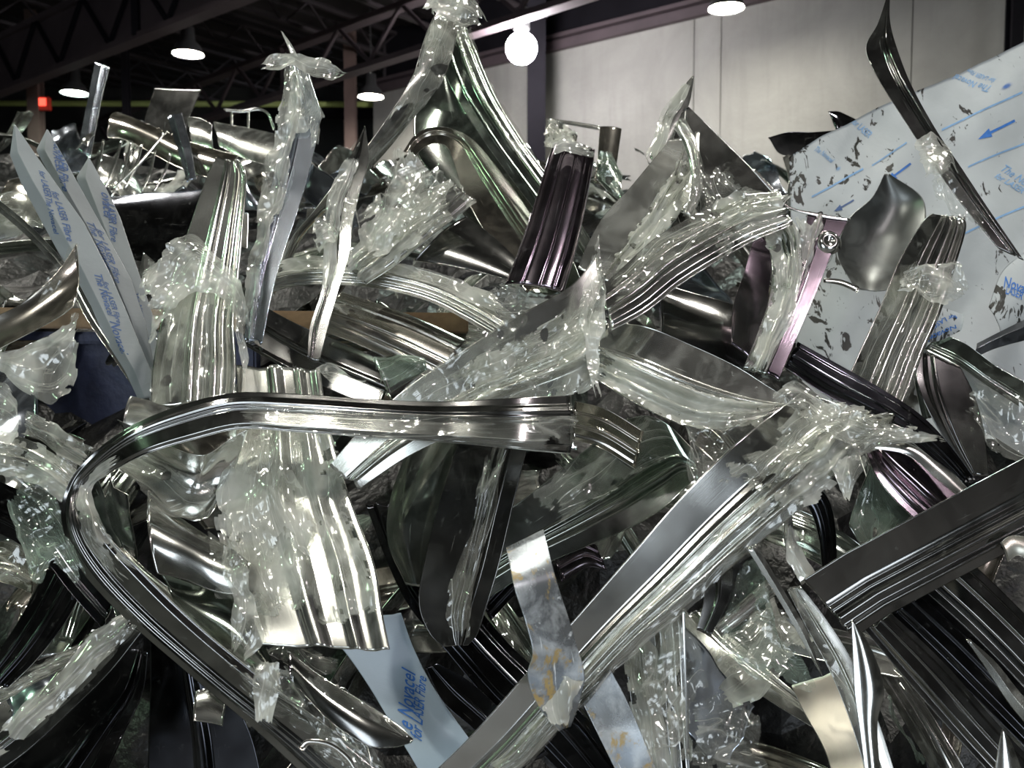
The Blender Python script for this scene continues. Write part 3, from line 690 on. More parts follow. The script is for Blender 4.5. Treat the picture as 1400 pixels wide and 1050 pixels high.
# strips above it on the left
s = strip('arched_flange', 'arched grooved strip curving right from the film-wrapped peak towards the mauve channel', S, 1.80, 'rib3', 'milky',
 [(345,372,350,408),(400,356,402,392),(460,352,460,390),(530,358,522,396),(600,376,585,412),(660,402,640,440),(712,436,690,470)], lean=.4, hs=1.4, films=[(.1,.9,-1.1,.0,.006,.006,'film_thick',.25,.4)])
s = strip('shiny_channel', 'rounded shiny channel lying in the shade under the arched grooved strip', S, 1.92, 'tube', 'warm',
 [(470,402,430,450),(520,418,484,470),(575,438,540,496),(640,468,600,525)], lean=.4, films=[(.0,.4,-1,.0,.005,.006,'film',.2,.4)])
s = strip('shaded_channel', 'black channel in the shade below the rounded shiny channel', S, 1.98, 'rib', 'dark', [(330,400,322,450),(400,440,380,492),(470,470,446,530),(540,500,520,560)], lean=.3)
s = strip('grey_plate', 'plain grey plate leaning under the dark arched strip at upper centre', 'metal sheet', 1.86, 'bow', 'dark', [(638,296,566,356),(668,318,606,362),(698,345,655,372),(722,372,700,384)], lean=.6, films=[])
s = strip('film_covered_strip', 'pale film-covered strip pointing up right between the folded blade and the dark peak', S, 1.80, 'rib2', 'milky',
 [(612,246,650,272),(580,272,618,300),(540,302,580,330),(500,335,540,362),(470,362,500,388)], lean=.4, films=[(0,1,-1.1,1.1,.006,.010,'film_thick',.2,.3)])
loose('pale upright film sheet crumpled between the folded blade and the high metal peak', 1.76, [(536,200,574,214),(528,235,590,250),(520,275,560,300),(496,310,540,335),(488,338,512,348)], 'film_thick', .014, 7, .25, .4)
loose('torn pale film flap lying over the film-covered strip below the dark peak', 1.74, [(592,216,620,250),(570,240,612,262),(548,262,590,296),(520,300,570,322)], 'film', .010, 7, .25, .4)
# printed strips at left
def pstrip(name, label, d, rows, prof='fold', mt='print_strip', **k): return strip(name, label, 'printed strip', d, prof, mt, rows, rim='rim_dark', **k)
a = pstrip('printed_strip', 'leftmost of the three printed grey strips fanned out at left, sharp tip', 1.62,
 [(19,170,21,171),(14,212,46,208),(30,252,80,256),(60,308,114,304),(94,370,148,370),(120,418,172,425),(145,466,190,470),(171,507,206,507),(190,548,214,542)], lean=.25, jag=(0, 0), lin=True)
b = pstrip('printed_strip', 'middle of the three printed grey strips fanned out at left', 1.70,
 [(64,177,66,178),(50,206,84,210),(75,252,108,254),(108,308,145,320),(140,370,178,380),(168,432,198,440),(190,500,210,500),(205,548,216,542)], lean=.25, jag=(0, 0), lin=True)
c = pstrip('printed_strip', 'rightmost of the three printed grey strips fanned out at left', 1.78,
 [(121,216,123,217),(105,243,142,252),(120,290,163,295),(140,335,178,340),(160,380,191,378),(180,430,210,435),(200,490,216,490),(208,545,218,540)], lean=.25, jag=(0, 0), lin=True)
for s, t, p0, p1 in ((b,'NOVACEL',(73,195),(78,235)),(b,'LASER Fibre',(81,205),(86,262)),(b,'The Novacel',(118,300),(148,372)),(b,'for LASER Fibre',(131,312),(158,385)),(b,'Novacel',(150,388),(172,440)),
     (a,'for LASER',(53,232),(62,268)),(a,'The Novacel',(62,268),(74,318)),(a,'for LASER Fibre',(70,262),(92,330)),(a,'The Novacel',(128,372),(148,430)),(a,'for LASER Fibre',(140,384),(160,440)),(a,'Novacel',(150,440),(166,482)),
     (c,'ovacel',(138,262),(142,296)),(c,'LASER Fibre',(146,278),(152,330)),(c,'The Novacel',(184,400),(196,446)),(c,'for LASER',(180,424),(194,470)),(c,'Novacel',(200,462),(208,500))):
    print_text(s, t, p0, p1, 'ink_dark')
# left edge
s = strip('pointed_sheet', 'dark sheet with a raised point entering from the left edge above crumpled film', 'metal sheet', 1.34, 'hollow', 'warm',
 [(104,333,100,418),(80,368,82,432),(52,396,50,450),(20,420,15,468),(-20,438,-20,486)], lean=.5, jag=(.01, 0), rim='rim', films=[(0,.5,-1.05,-.4,.004,.006,'film',.2,.3)])
loose('', 1.32, [(100,420,108,498),(82,440,92,530),(55,462,70,552),(28,478,36,540),(0,480,5,512),(-25,484,-25,500)], 'film_thick', .014, 7, .12, .25, child=s)
s = strip('thin_rail', 'thin bright strip slanting down from the left edge behind the pointed sheet', S, 1.60, 'rib', 'bright', [(-15,262,-15,278),(45,312,40,326),(95,368,88,380),(130,428,120,438),(165,480,154,488),(196,530,186,536)], lean=.2)
s = strip('curved_plate', 'small curved pale plate at the left edge behind the leftmost printed strip', 'metal scrap', 1.95, 'bow', 'milky', [(-10,270,-10,330),(20,262,25,322),(45,270,45,310),(62,296,58,312)], lean=.5, films=[(0,1,-1,1,.004,.004,'film',.2,.4)])
s = strip('film_strip_bundle', 'film-covered strip running from the left edge into the sharp bend of the long channel', S, 1.36, 'rib2', 'milky', [(-20,588,-20,640),(30,598,28,648),(70,618,64,664),(108,645,96,690)], lean=.35, films=[(0,1,-1.2,1.2,.006,.010,'film_thick',.25,.4)])
s = strip('bent_flange', 'short dark flange with torn film just above the sharp bend of the channel', S, 1.42, 'ribl', 'dark', [(44,566,30,600),(80,590,68,622),(125,618,112,650)], lean=.3, films=[(0,1,-1.3,.6,.006,.010,'film_thick',.3,.3)])
loose('dark-edged film lump at the left edge above the film-covered strip', 1.30, [(-20,520,-20,600),(5,524,-2,602),(22,545,14,604),(32,570,26,600)], 'film_thick', .012, 8, .2, .2)
s = strip('curled_dark_strip', 'black strip curling down the outer side of the long channel at left', S, 1.38, 'ribr', 'black', [(-20,650,-20,720),(30,672,20,740),(70,700,64,770),(110,760,96,810),(160,820,140,860)], lean=.3)
loose('grey film flap with iridescent spots hanging at left below the film-covered strip', 1.31, [(22,642,10,690),(48,650,28,745),(70,662,52,800),(86,712,78,770),(112,770,100,800)], 'film_green', .010, 7, .2, .3)
# saddle left of centre
s = strip('saddle_sheet', 'mirror-like saddle-shaped sheet under the left arm of the long channel', 'metal sheet', 1.40, 'hollow', 'bright',
 [(340,586,284,708),(318,598,262,712),(280,622,232,698),(236,612,205,668),(196,590,176,650),(160,574,150,630)], lean=.6, hs=2.4, tl=.05, films=[(.2,.95,-.1,1.1,.006,.008,'film',.2,.5)])
s = strip('grey_tab', 'small grey tab rising behind the left arm of the long channel', 'metal scrap', 1.46, 'bow', 'milky', [(178,541,166,590),(205,548,196,590),(236,560,232,596)], lean=.4)
s = strip('tapered_sheet', 'tapered mirror sheet pointing right below the saddle-shaped sheet, torn film at its tip', 'metal sheet', 1.36, 'bow', 'steel',
 [(204,670,214,784),(240,702,252,792),(280,730,292,808),(320,752,322,812),(342,770,340,800)], lean=.5, hs=1.6, films=[(.55,1.0,-1.1,1.1,.008,.010,'film',.2,.4)])
loose('', 1.31, [(306,742,336,752),(300,778,338,800),(316,815,352,822),(314,850,360,868),(316,890,338,898)], 'film_thick', .012, 8, .22, .3, child=s)
s = strip('lower_flank', 'dark curved plate below the tapered mirror sheet, half hidden by the long channel', 'metal sheet', 1.36, 'hollow', 'green', [(218,782,240,830),(270,800,280,870),(320,812,330,920),(352,862,372,955),(372,905,400,985)], lean=.5, rim='rim')
loose('strip of clear film folded over the lower arm of the long channel', 1.15, [(352,910,380,905),(350,945,384,940),(350,985,372,990)], 'film_thick', .006, 8, .15, .1)
loose('clear film trailing to the bottom edge along the lower arm of the long channel', 1.18, [(380,905,352,930),(420,930,400,962),(455,985,440,1012),(500,1015,470,1045),(530,1050,495,1065)], 'film', .012, 7, .2, .3)
s = strip('dark_shard', 'black blade with a bright spot near its tip beside the blue printed strip', S, 1.17, 'bow', 'dark',
 [(392,888,398,930),(440,925,450,985),(492,957,500,1018),(540,988,535,1022),(566,1011,562,1016)], lean=.5, jag=(.01, 0), films=[(.1,.9,-1.05,-.3,.004,.006,'film',.2,.4)])
q = pstrip('printed_strip', 'blue-white printed strip with lettering emerging below the broad crumpled strip', 1.46,
 [(432,850,548,838),(470,890,566,888),(502,935,594,942),(532,985,634,1000),(574,1056,680,1062)], 'flat', 'print_blue', lean=.3, tl=.03)
print_text(q, 'e Novacel', (564,1000), (568,922), 'ink'); print_text(q, 'for LASER Fibre', (577,1014), (583,928), 'ink')
s = strip('dark_curved_strip', 'long black strip curving down right from behind the broad crumpled strip', S, 1.56, 'chan', 'black',
 [(500,690,560,690),(530,770,590,760),(560,830,640,815),(610,890,696,880),(660,950,750,930),(720,1010,810,990),(780,1070,860,1060)], lean=.3, rim='rim_dark', hs=1.5)
s = strip('edge_strip', 'black strip with one thin bright edge beside the blue printed strip', S, 1.42, 'rib', 'black', [(582,912,596,906),(606,960,640,930),(650,1000,690,975),(700,1060,750,1030)], lean=.3)
# strips in the centre
s = strip('rounded_end_strip', 'dark strip with a rounded lower end standing below the middle of the long channel', S, 1.46, 'ribr', 'dark',
 [(628,600,724,600),(602,680,702,690),(582,760,682,775),(572,822,662,840),(586,864,652,868),(606,884,640,882)], lean=.25, hs=1.5, rim='rim', films=[(.0,.8,-.1,.5,.004,.006,'film',.2,.5)])
s = strip('green_flank', 'dark green reflecting plate left of the strip with the rounded end', 'metal sheet', 1.58, 'bow', 'green', [(562,600,640,600),(534,680,612,680),(530,740,594,745),(555,800,588,805)], lean=.3, rim='rim_dark')
s = strip('swept_band', 'dark band sweeping in an arch behind the long diagonal strip, centre right', 'metal sheet', 1.56, 'ribr', 'green',
 [(610,752,660,822),(690,700,736,776),(745,660,800,748),(800,615,862,722),(862,572,912,692),(905,575,940,664),(945,612,956,655)], lean=.5, hs=1.8, tl=.03, films=[(.3,.95,-1,.1,.004,.004,'film',.15,.5)])
s = strip('lower_rail', 'dark ribbed strip running from lower left up under the swept band', S, 1.58, 'rib3', 'black', [(640,800,670,850),(700,740,735,780),(770,690,790,720),(830,640,850,670)], lean=.3)
# diagonal strip lower right
s = strip('diagonal_strip', 'longest bright diagonal strip running from right of centre down to the bottom edge', S, 1.27, 'rib3', 'steel',
 [(1100,532,1262,604,.05,.05),(1062,562,1180,618,.02,.02),(1000,612,1108,682),(930,682,1024,752),(862,760,950,816),(790,842,872,880),(712,930,800,955),(650,1000,742,1018),(592,1058,690,1068)], lean=.25, hs=1.5, tl=.03,
 films=[(.0,1.0,.0,1.06,.004,.004,'film',.06,.3),(.0,.3,-.7,1.1,.010,.012,'film_thick',.2,.7)])
loose('', 1.27, [(1050,550,1098,560),(1080,525,1120,590),(1130,548,1150,605),(1180,570,1190,622),(1235,588,1240,612),(1288,598,1284,606)], 'film_thick', .014, 8, .2, .4, child=s)
loose('', 1.30, [(1130,628,1190,618),(1142,655,1172,650),(1156,680,1164,682)], 'film_thick', .008, 8, .2, .1, child=s)
s = strip('corroded_strip', 'short scuffed strip with orange-brown corrosion crossing the long diagonal strip', S, 1.14, 'flat', 'corroded',
 [(692,752,742,728,.04,.04),(703,800,758,785),(718,845,774,832),(729,892,788,882),(722,925,799,924),(737,966,790,962),(766,998,780,994)], lean=.3, dent=.004, jag=(0, 0), sl=.05, tl=.02, hs=1)
loose('', 1.125, [(728,925,790,928),(738,958,782,960),(756,990,776,990)], 'film_thick', .006, 9, .15, .1, child=s)
s = strip('corroded_strip', 'scuffed strip with a blue-white edge at the bottom, right of the crossing', S, 1.22, 'flat', 'corroded', [(797,962,834,914),(818,1005,862,968),(846,1062,902,1062)], lean=.3, jag=(0, 0), dent=.004)
# upper right of centre
s = strip('ribbed_tongue', 'bright ribbed strip pointing down left from the right peak towards the draped film', S, 1.48, 'rib2', 'bright',
 [(1066,262,1084,306),(1012,268,1030,328),(955,292,980,356),(900,322,930,388),(855,362,884,424),(822,392,836,450)], lean=.5, hs=1.6, films=[(.0,.95,-1.05,.2,.005,.006,'film',.2,.85),(.0,.35,-1.1,1.0,.008,.010,'film_thick',.25,.75)])
s = strip('peaked_sheet', 'dark sheet with a sharp corner rising against the concrete wall', 'metal sheet', 1.66, 'ribr', 'dark',
 [(942,146,935,150),(975,178,915,206),(1010,212,915,262),(1045,246,930,305),(1078,276,980,335)], lean=.5, jag=(0, 0), rim='rim', lin=True, films=[(.5,1,-.6,1,.006,.008,'film',.25,.7)])
s = strip('sheet_flap', 'grey-blue sheet flap left of the sharp corner, covered by torn film', 'metal sheet', 1.60, 'lip', 'milky',
 [(916,190,955,186),(890,222,952,232),(860,258,946,268),(828,292,922,310),(805,330,880,356),(790,366,846,392)], lean=.5, hs=1.8, films=[(.2,.9,.0,1,.005,.008,'film_thick',.25,.6)])
s = strip('rolled_lip', 'curved rolled lip with green-white glints below the sharp corner', S, 1.54, 'tube', 'bright', [(922,172,936,166),(936,200,952,196),(944,232,958,232),(944,262,956,266),(930,290,944,298)], lean=.3, films=[(.0,1,-1.2,1.2,.004,.004,'film',.2,.3)])
s = strip('curled_shard', 'slim curled blade leaning left above the sharp-cornered sheet, against the wall', S, 1.72, 'bow', 'milky',
 [(947,103,949,105),(928,126,943,140),(910,154,930,172),(898,186,912,206),(888,214,902,240)], lean=.3, films=[(.1,1,-1.4,.4,.005,.006,'film_thick',.3,.2)])
s = strip('flat_band', 'wide grey band with pale folded lower edge, right of the draped film', 'metal sheet', 1.44, 'rib3', 'milky',
 [(815,440,812,520,.03,0),(880,446,866,552),(945,472,925,580),(1005,500,978,588),(1050,528,1030,576),(1080,546,1066,560)], lean=.5, hs=1.2, films=[(.0,.9,.15,1.1,.006,.006,'film_thick',.12,.7)])
loose('milky film web hanging between the wide grey band and the diagonal strip', 1.38, [(930,570,945,590),(970,580,938,660),(1010,570,950,700),(1050,560,1000,650),(1078,545,1050,600)], 'film', .014, 7, .2, .5)
s = strip('dimpled_sheet', 'bent sheet with a round dimple in its upper corner, right of the ribbed tongue', 'metal sheet', 1.56, 'ribl', 'mauve',
 [(1105,288,1160,300),(1098,330,1138,345),(1084,380,1116,400),(1062,440,1092,455),(1036,500,1064,520)], lean=.3, hs=1.2, films=[(.1,.7,-1.5,-.1,.006,.008,'film_thick',.3,.5)])
u0, v0 = find_uv(s, 1133, 330); P0 = s.at(np.array([u0]), np.array([v0]))[0]; n0 = Vector(s._n(np.array([u0]), np.array([v0]))[0])
dm = MB().lathe([(.024, -.002), (.021, .0015), (.016, .006), (.011, .007), (.007, .005), (.003, .003), (.0004, .003)], 28).build('dimple', M['steel'], s.obj, tuple(P0-s.origin), smooth=True)
dm.rotation_euler = n0.to_track_quat('Z', 'Y').to_euler()
s = strip('curled_rib', 'curled ribbed strip arching down beneath the right peak, wrapped in film', S, 1.53, 'rib3', 'green',
 [(1028,306,1064,290),(1048,330,1088,312),(1056,370,1096,366),(1050,415,1086,420),(1034,460,1066,470),(1016,505,1046,512)], lean=.3, hs=1.4, films=[(0,1,-1.1,.9,.005,.008,'film_thick',.25,.5)])
s = strip('mauve_plate', 'flat mauve-brown plate behind the curled ribbed strip', 'metal sheet', 1.66, 'flat', 'mauve', [(1032,318,1058,330),(1018,370,1054,372),(1002,420,1048,425),(1000,470,1040,500)], lean=.3, rim='rim_dark')
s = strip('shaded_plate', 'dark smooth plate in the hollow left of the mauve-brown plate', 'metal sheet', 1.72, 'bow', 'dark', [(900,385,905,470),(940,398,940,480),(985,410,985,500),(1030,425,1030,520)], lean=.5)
# right side channel with film cap
s = strip('bright_channel', 'bright round-cornered channel standing at right in front of the big printed sheet', S, 1.50, 'two', 'steel',
 [(1276,292,1308,298),(1262,304,1316,312),(1232,352,1300,368),(1208,410,1280,430),(1184,462,1256,485),(1160,515,1236,540),(1140,560,1214,590)], lean=.3, hs=1.5, tl=.035, films=[(.35,1,-1.05,1.03,.004,.004,'film',.06,.4)])
loose('', 1.46, [(1236,372,1228,400),(1258,358,1252,402),(1285,360,1280,410),(1312,358,1300,412),(1330,385,1312,408)], 'film_thick', .012, 9, .2, .2, child=s)
loose('', 1.52, [(1262,188,1280,260),(1276,190,1290,275),(1290,222,1305,300),(1320,268,1330,310),(1345,300,1350,325)], 'film', .012, 8, .25, .4, child=s)
s = strip('dark_rail', 'long black curved rail crossing in front of the bright round-cornered channel', S, 1.40, 'chan', 'black',
 [(1092,468,1070,500),(1150,500,1130,540),(1210,534,1195,572),(1260,568,1246,604),(1300,610,1290,640),(1338,662,1328,676)], lean=.3, rim='rim', hs=1.1)
s = strip('hooked_strip', 'tall dark blade with a hooked tip reaching the top edge at right', S, 1.66, 'ribr', 'dark',
 [(1214,-10,1217,-8),(1200,32,1217,28),(1184,66,1226,64),(1200,106,1246,116),(1234,160,1280,178),(1268,212,1316,232),(1310,272,1356,292),(1366,340,1400,356)], lean=.3, rim='rim', hs=1.5, jag=(0, 0))
loose('', 1.62, [(1250,190,1262,250),(1268,186,1290,240),(1290,190,1300,230),(1300,210,1310,240)], 'film_thick', .008, 8, .25, .2, child=s)
# big printed sheet
s = strip('printed_sheet', 'big pale printed protective sheet with blue arrows standing at right against the wall', 'printed sheet', 2.20, 'flat', 'print_sheet',
 [(1078,216,1090,520),(1140,180,1150,560),(1200,146,1200,590),(1270,118,1270,600),(1340,86,1340,600),(1440,42,1440,600)], lean=.25, dent=.005, jag=(.01, 0), rag=.01, nu=110, nv=90, rim='rim_dark')
big = s
print_line(s, (1109,270), (1180,232), .05); print_line(s, (1192,226), (1241,197), .06); print_line(s, (1286,175), (1400,128), .035)
print_line(s, (1180,304), (1250,264), .05); print_line(s, (1324,230), (1402,198), .045); print_line(s, (1200,372), (1400,280), .016)
print_arrow(s, (1389,167), (1337,189)); print_arrow(s, (1246,227), (1212,246)); print_arrow(s, (1166,272), (1138,289), 'ink_dark')
print_star(s, (1376,121), 9); print_star(s, (1145,231), 5, 'ink_pale'); print_star(s, (1370,405), 5)
print_text(s, 'The Novacel', (1359,115), (1303,92), 'ink_pale'); print_text(s, 'for LASER Fibre', (1364,107), (1318,80), 'ink_pale')
print_text(s, 'The Novacel', (1364,232), (1420,268), 'ink_pale', .9); print_text(s, 'for LASER Fibre', (1360,240), (1420,280), 'ink_pale', .9)
print_text(s, 'The Novacel', (1112,203), (1134,222), 'ink_pale'); print_text(s, 'for LASER', (1165,170), (1188,190), 'ink_pale')
p2 = strip('printed_flap', 'printed film flap with lettering at the right edge below the big sheet', 'printed sheet', 1.9, 'bow', 'print_sheet', [(1352,420,1372,470),(1370,372,1400,450),(1400,345,1430,430)], lean=.2, rim='rim_dark')
print_text(p2, 'Novacel', (1372,393), (1412,410), 'ink'); print_text(p2, 'LASER Fibre', (1375,402), (1415,424), 'ink')
p3 = strip('printed_flap', 'small printed film flap with blue lettering beside the bright round-cornered channel', 'printed sheet', 1.62, 'bow', 'print_sheet', [(1262,428,1256,468),(1285,420,1284,466),(1318,430,1314,452)], lean=.2, rim='rim_dark')
print_text(p3, 'Novacel', (1306,444), (1268,460), 'ink'); print_text(p3, 'for LASER', (1306,431), (1270,448), 'ink')
s = strip('curved_scoop', 'dark grey curved scoop in front of the lower left of the big printed sheet', 'metal sheet', 1.95, 'hollow', 'dull', [(1210,236,1217,238),(1192,270,1262,272),(1160,300,1262,325),(1145,345,1240,372),(1165,388,1215,396)], lean=.4, hs=2)
# right middle clutter
s = strip('oily_strip', 'dark strip with a brilliant highlight running to the right edge below the printed flap', S, 1.60, 'lip', 'green', [(1284,455,1262,480),(1320,470,1306,502),(1362,500,1350,532),(1420,532,1410,572)], lean=.5)
s = strip('grey_slab', 'flat grey-blue slab running to the right edge under the dark highlighted strip', 'metal sheet', 1.62, 'flat', 'print_strip', [(1262,470,1250,540),(1310,500,1300,562),(1360,530,1350,592),(1420,556,1410,630)], lean=.5, rim='rim_dark')
s = strip('angled_bar', 'pale folded bar pointing left from the right edge beneath the printed flap', S, 1.7, 'fold', 'blue', [(1335,470,1328,492),(1370,452,1362,476),(1425,425,1420,460)], lean=.4)
s = strip('standing_plate', 'dark smooth plate standing between the black rail and the right edge', 'metal sheet', 1.52, 'lipl', 'dark', [(1250,475,1312,500),(1248,520,1332,540),(1262,560,1345,585),(1290,606,1350,625),(1322,650,1352,650)], lean=.3, rim='rim_dark')
s = strip('green_sliver', 'narrow green-glinting sliver beside the bright round-cornered channel', S, 1.56, 'rib', 'green', [(1244,470,1262,478),(1250,520,1268,525),(1262,575,1276,570)], lean=.3)
loose('crumpled film patch at the right edge above the right-hand ribbed strip', 1.45, [(1330,520,1322,560),(1360,530,1350,600),(1395,545,1380,625),(1430,560,1420,640)], 'film', .012, 8, .2, .5)
# right diagonal
s = strip('right_ribbed_strip', 'wide dark ribbed strip entering from the right edge and sloping down left', S, 1.31, 'rib3', 'dark',
 [(1440,605,1446,718),(1300,680,1330,778),(1157,756,1215,838),(1100,792,1165,872)], lean=.15, hs=1.0, tl=.03, lin=True)
s = strip('mauve_ribbed_strip', 'mauve-brown ribbed strip behind the right-hand dark ribbed strip', S, 1.42, 'rib3', 'mauve', [(1215,604,1182,612),(1250,616,1196,650),(1292,645,1224,686),(1330,682,1262,722),(1360,720,1300,760)], lean=.4, hs=1.4, rim='rim')
s = strip('pale_curved_edge', 'pale curved strip edging the mauve-brown ribbed strip', S, 1.38, 'bow', 'milky', [(1196,604,1190,612),(1250,606,1240,622),(1290,634,1278,652),(1324,668,1312,680)], lean=.4)
s = strip('green_shard', 'small triangular green translucent-looking plate hanging below the diagonal strip', 'metal scrap', 1.45, 'flat', 'green', [(1190,638,1192,640),(1172,680,1215,672),(1160,718,1246,704),(1176,744,1218,734)], lean=.3, lin=True, films=[(0,1,-1,1,.004,.005,'film_green',.1,.1)])
s = strip('folded_tail', 'narrow film-wrapped strip hanging below the bend of the diagonal strip', S, 1.34, 'fold', 'milky', [(1072,688,1082,684),(1072,730,1086,728),(1078,765,1096,758),(1096,800,1110,785)], lean=.3, films=[(.3,1,-1.3,1.3,.004,.006,'film_thick',.25,.2)])
s = strip('curved_green_strip', 'dark curved strip with a green gleam below the diagonal strip', S, 1.48, 'tube', 'black', [(1082,672,1110,660),(1104,692,1132,682),(1118,730,1142,724),(1124,780,1144,780),(1126,830,1146,830)], lean=.3)
s = strip('slim_spar', 'thin pale spar slanting down right in the lower right hollow', S, 1.24, 'fold', 'milky', [(1020,748,1034,744),(1060,812,1072,808),(1092,868,1104,864),(1118,915,1126,928)], lean=.2)
s = strip('dull_spar', 'dull ribbed spar beside the thin pale spar in the lower right', S, 1.28, 'rib', 'steel', [(1076,806,1094,800),(1104,860,1132,850),(1132,912,1166,905),(1160,980,1200,985),(1185,1060,1225,1062)], lean=.3, hs=1.2, films=[(.0,1,-1,.6,.003,.004,'film',.15,.5)])
s = strip('cream_plate', 'cream-coloured plate corner lit in the lower right hollow', 'metal sheet', 1.36, 'flat', 'cream', [(1082,938,1142,918),(1100,975,1160,950),(1125,1020,1180,1000),(1140,1062,1200,1062)], lean=.8)
s = strip('pointed_shard', 'pointed mirror blade standing upright at lower right', S, 1.16, 'bow', 'steel', [(1165,847,1167,848),(1166,880,1188,880),(1167,915,1204,918),(1169,950,1209,948),(1176,1000,1200,990),(1184,1062,1204,1062)], lean=.2, hs=1.3, jag=(0, 0))
s = strip('pointed_shard', 'small pointed mirror blade at the bottom right corner', S, 1.12, 'bow', 'steel', [(1371,997,1373,998),(1366,1020,1384,1018),(1360,1060,1400,1060)], lean=.2, hs=1, jag=(0, 0))
s = strip('pale_shard', 'pale blade tapering up left at the right edge near the bottom', S, 1.2, 'fold', 'milky', [(1321,874,1326,874),(1350,916,1362,906),(1380,962,1396,948),(1420,1010,1436,990)], lean=.3)
for lb, d, rw, mt in (('black ribbed strip running from beside the pointed mirror blade to the bottom edge', 1.34, [(1180,858,1216,836),(1240,930,1290,905),(1310,1010,1360,985),(1370,1075,1420,1050)], 'dark'),
    ('black strip with one pale ridge sloping to the bottom right corner', 1.38, [(1216,838,1262,806),(1280,900,1330,868),(1350,970,1400,940),(1420,1040,1460,1010)], 'black'),
    ('uppermost dark ribbed strip sloping to the right edge near the bottom', 1.40, [(1262,806,1322,762),(1320,858,1382,820),(1380,918,1440,880),(1440,980,1490,950)], 'dark')):
    strip('dark_ribbed_strip', lb, S, d, 'chan', mt, rw, lean=.35, hs=1.3)
s = strip('rust_spotted_strip', 'small strip with an orange rust spot at the right edge', S, 1.30, 'bow', 'rustspot', [(1368,742,1378,768),(1385,732,1396,760),(1425,738,1430,790)], lean=.3)
# lower centre right, film curtains
s = strip('film_hung_plate', 'tall dark plate behind hanging film below the diagonal strip', 'metal sheet', 1.42, 'rib2', 'dark', [(842,830,930,800),(850,880,935,860),(860,940,938,930),(868,1000,940,990),(880,1060,944,1055)], lean=.2, hs=1.2, films=[(0,1,-1.1,1,.010,.014,'film_thick',.15,.5)])
loose('hanging film curtain with a straight lower edge right of the bottom crossing', 1.33, [(850,870,900,1030),(880,840,930,1030),(920,820,960,960),(950,850,968,942)], 'film', .014, 6, .12, .5)
s = strip('thin_wire_edge', 'thin upright bright metal edge among the hanging film', 'metal scrap', 1.30, 'flat', 'bright', [(933,834,936,834),(935,890,938,890),(937,960,941,960),(939,1030,943,1030)], lean=.1)
loose('greenish crumpled film heap left of the thin pale spar', 1.34, [(975,880,990,890),(1005,800,1030,935),(1040,770,1068,942),(1060,860,1095,945),(1080,880,1112,935)], 'film_green', .018, 6, .15, .35)
loose('film scrap with white marks lying in the dark at lower right of centre', 1.36, [(945,960,955,1060),(985,950,995,1060),(1020,965,1030,1060),(1040,985,1045,1050)], 'film', .014, 7, .15, .45)
s = strip('short_bright_tube', 'short bright tube end pointing right above the greenish film heap', S, 1.36, 'tube', 'milky', [(975,855,985,872),(1010,825,1022,845),(1050,790,1062,812)], lean=.4)
s = strip('upright_offcut', 'upright offcut with a bright bead hanging below the middle of the diagonal strip', S, 1.36, 'rib', 'dark', [(958,775,1000,760),(962,820,1000,810),(952,862,972,870)], lean=.3)
s = strip('ribbed_block', 'ribbed offcut with a mauve shine in the dark gap left of the diagonal strip', S, 1.62, 'rib2', 'mauve', [(752,745,768,795),(785,732,805,775),(815,745,830,780)], lean=.5)
# bottom left
s = strip('film_edge_strip', 'strip with bright crumpled film along its edge running to the lower left corner', S, 1.26, 'ribl', 'dark', [(168,846,196,860),(120,888,150,918),(66,940,96,972),(14,990,40,1024),(-30,1025,-10,1060)], lean=.4, films=[(0,1,-1.3,.4,.004,.006,'film_thick',.2,.3)])
s = strip('pale_folded_strip', 'pale folded strip at the left edge above the strip with bright film edge', S, 1.36, 'rib2', 'bright', [(112,880,92,912),(70,896,50,932),(25,910,10,955),(-30,925,-30,975)], lean=.7, films=[(0,1,-1,1,.004,.006,'film',.2,.4)])
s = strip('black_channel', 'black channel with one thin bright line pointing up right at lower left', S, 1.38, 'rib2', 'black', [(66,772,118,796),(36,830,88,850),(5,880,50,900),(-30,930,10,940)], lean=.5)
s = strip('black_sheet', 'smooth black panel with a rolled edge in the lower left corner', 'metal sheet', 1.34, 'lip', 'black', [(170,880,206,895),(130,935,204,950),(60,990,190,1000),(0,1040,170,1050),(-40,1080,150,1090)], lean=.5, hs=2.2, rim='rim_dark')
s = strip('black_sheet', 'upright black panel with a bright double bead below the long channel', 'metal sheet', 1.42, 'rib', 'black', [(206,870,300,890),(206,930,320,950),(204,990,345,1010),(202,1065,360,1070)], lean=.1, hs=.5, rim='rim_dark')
s = strip('bright_wedge', 'small bright wedge glinting under the lower arm of the long channel', 'metal scrap', 1.36, 'bow', 'bright', [(268,945,264,985),(290,940,288,988),(312,955,304,992)], lean=.8)
s = strip('curved_hook', 'small thin curved hook at the bottom edge left of the dark blade', 'metal scrap', 1.12, 'bow', 'warm', [(408,1022,416,1026),(420,1011,424,1018),(450,1014,450,1022),(476,1032,472,1038),(492,1055,486,1060)], lean=.2)
s = strip('left_corner_strip', 'dark strip at the left edge below the iridescent film flap', S, 1.46, 'ribr', 'warm', [(-20,740,-20,790),(20,742,16,800),(52,760,44,812)], lean=.5, films=[(0,1,-1,1,.006,.008,'film',.2,.5)])
# rust-coloured rail and bin behind on the left
o = MB().bar((-.9, 0, 0), (.9, .1, -.02), .05, .05).build('rusty_rail', M['wood'], loc=W(130, 430, 2.15), bevel=.004); tag(o, 'rusty brown horizontal rail behind the printed strips at left', 'rail')
o = MB().box((0, 0, -.2), (.9, .05, .34)).box((0, -.04, -.04), (.92, .03, .03)).build('scrap_bin', M['navy'], loc=W(110, 440, 2.25), bevel=.006); tag(o, 'dark navy steel bin side below the rusty rail at left', 'bin')

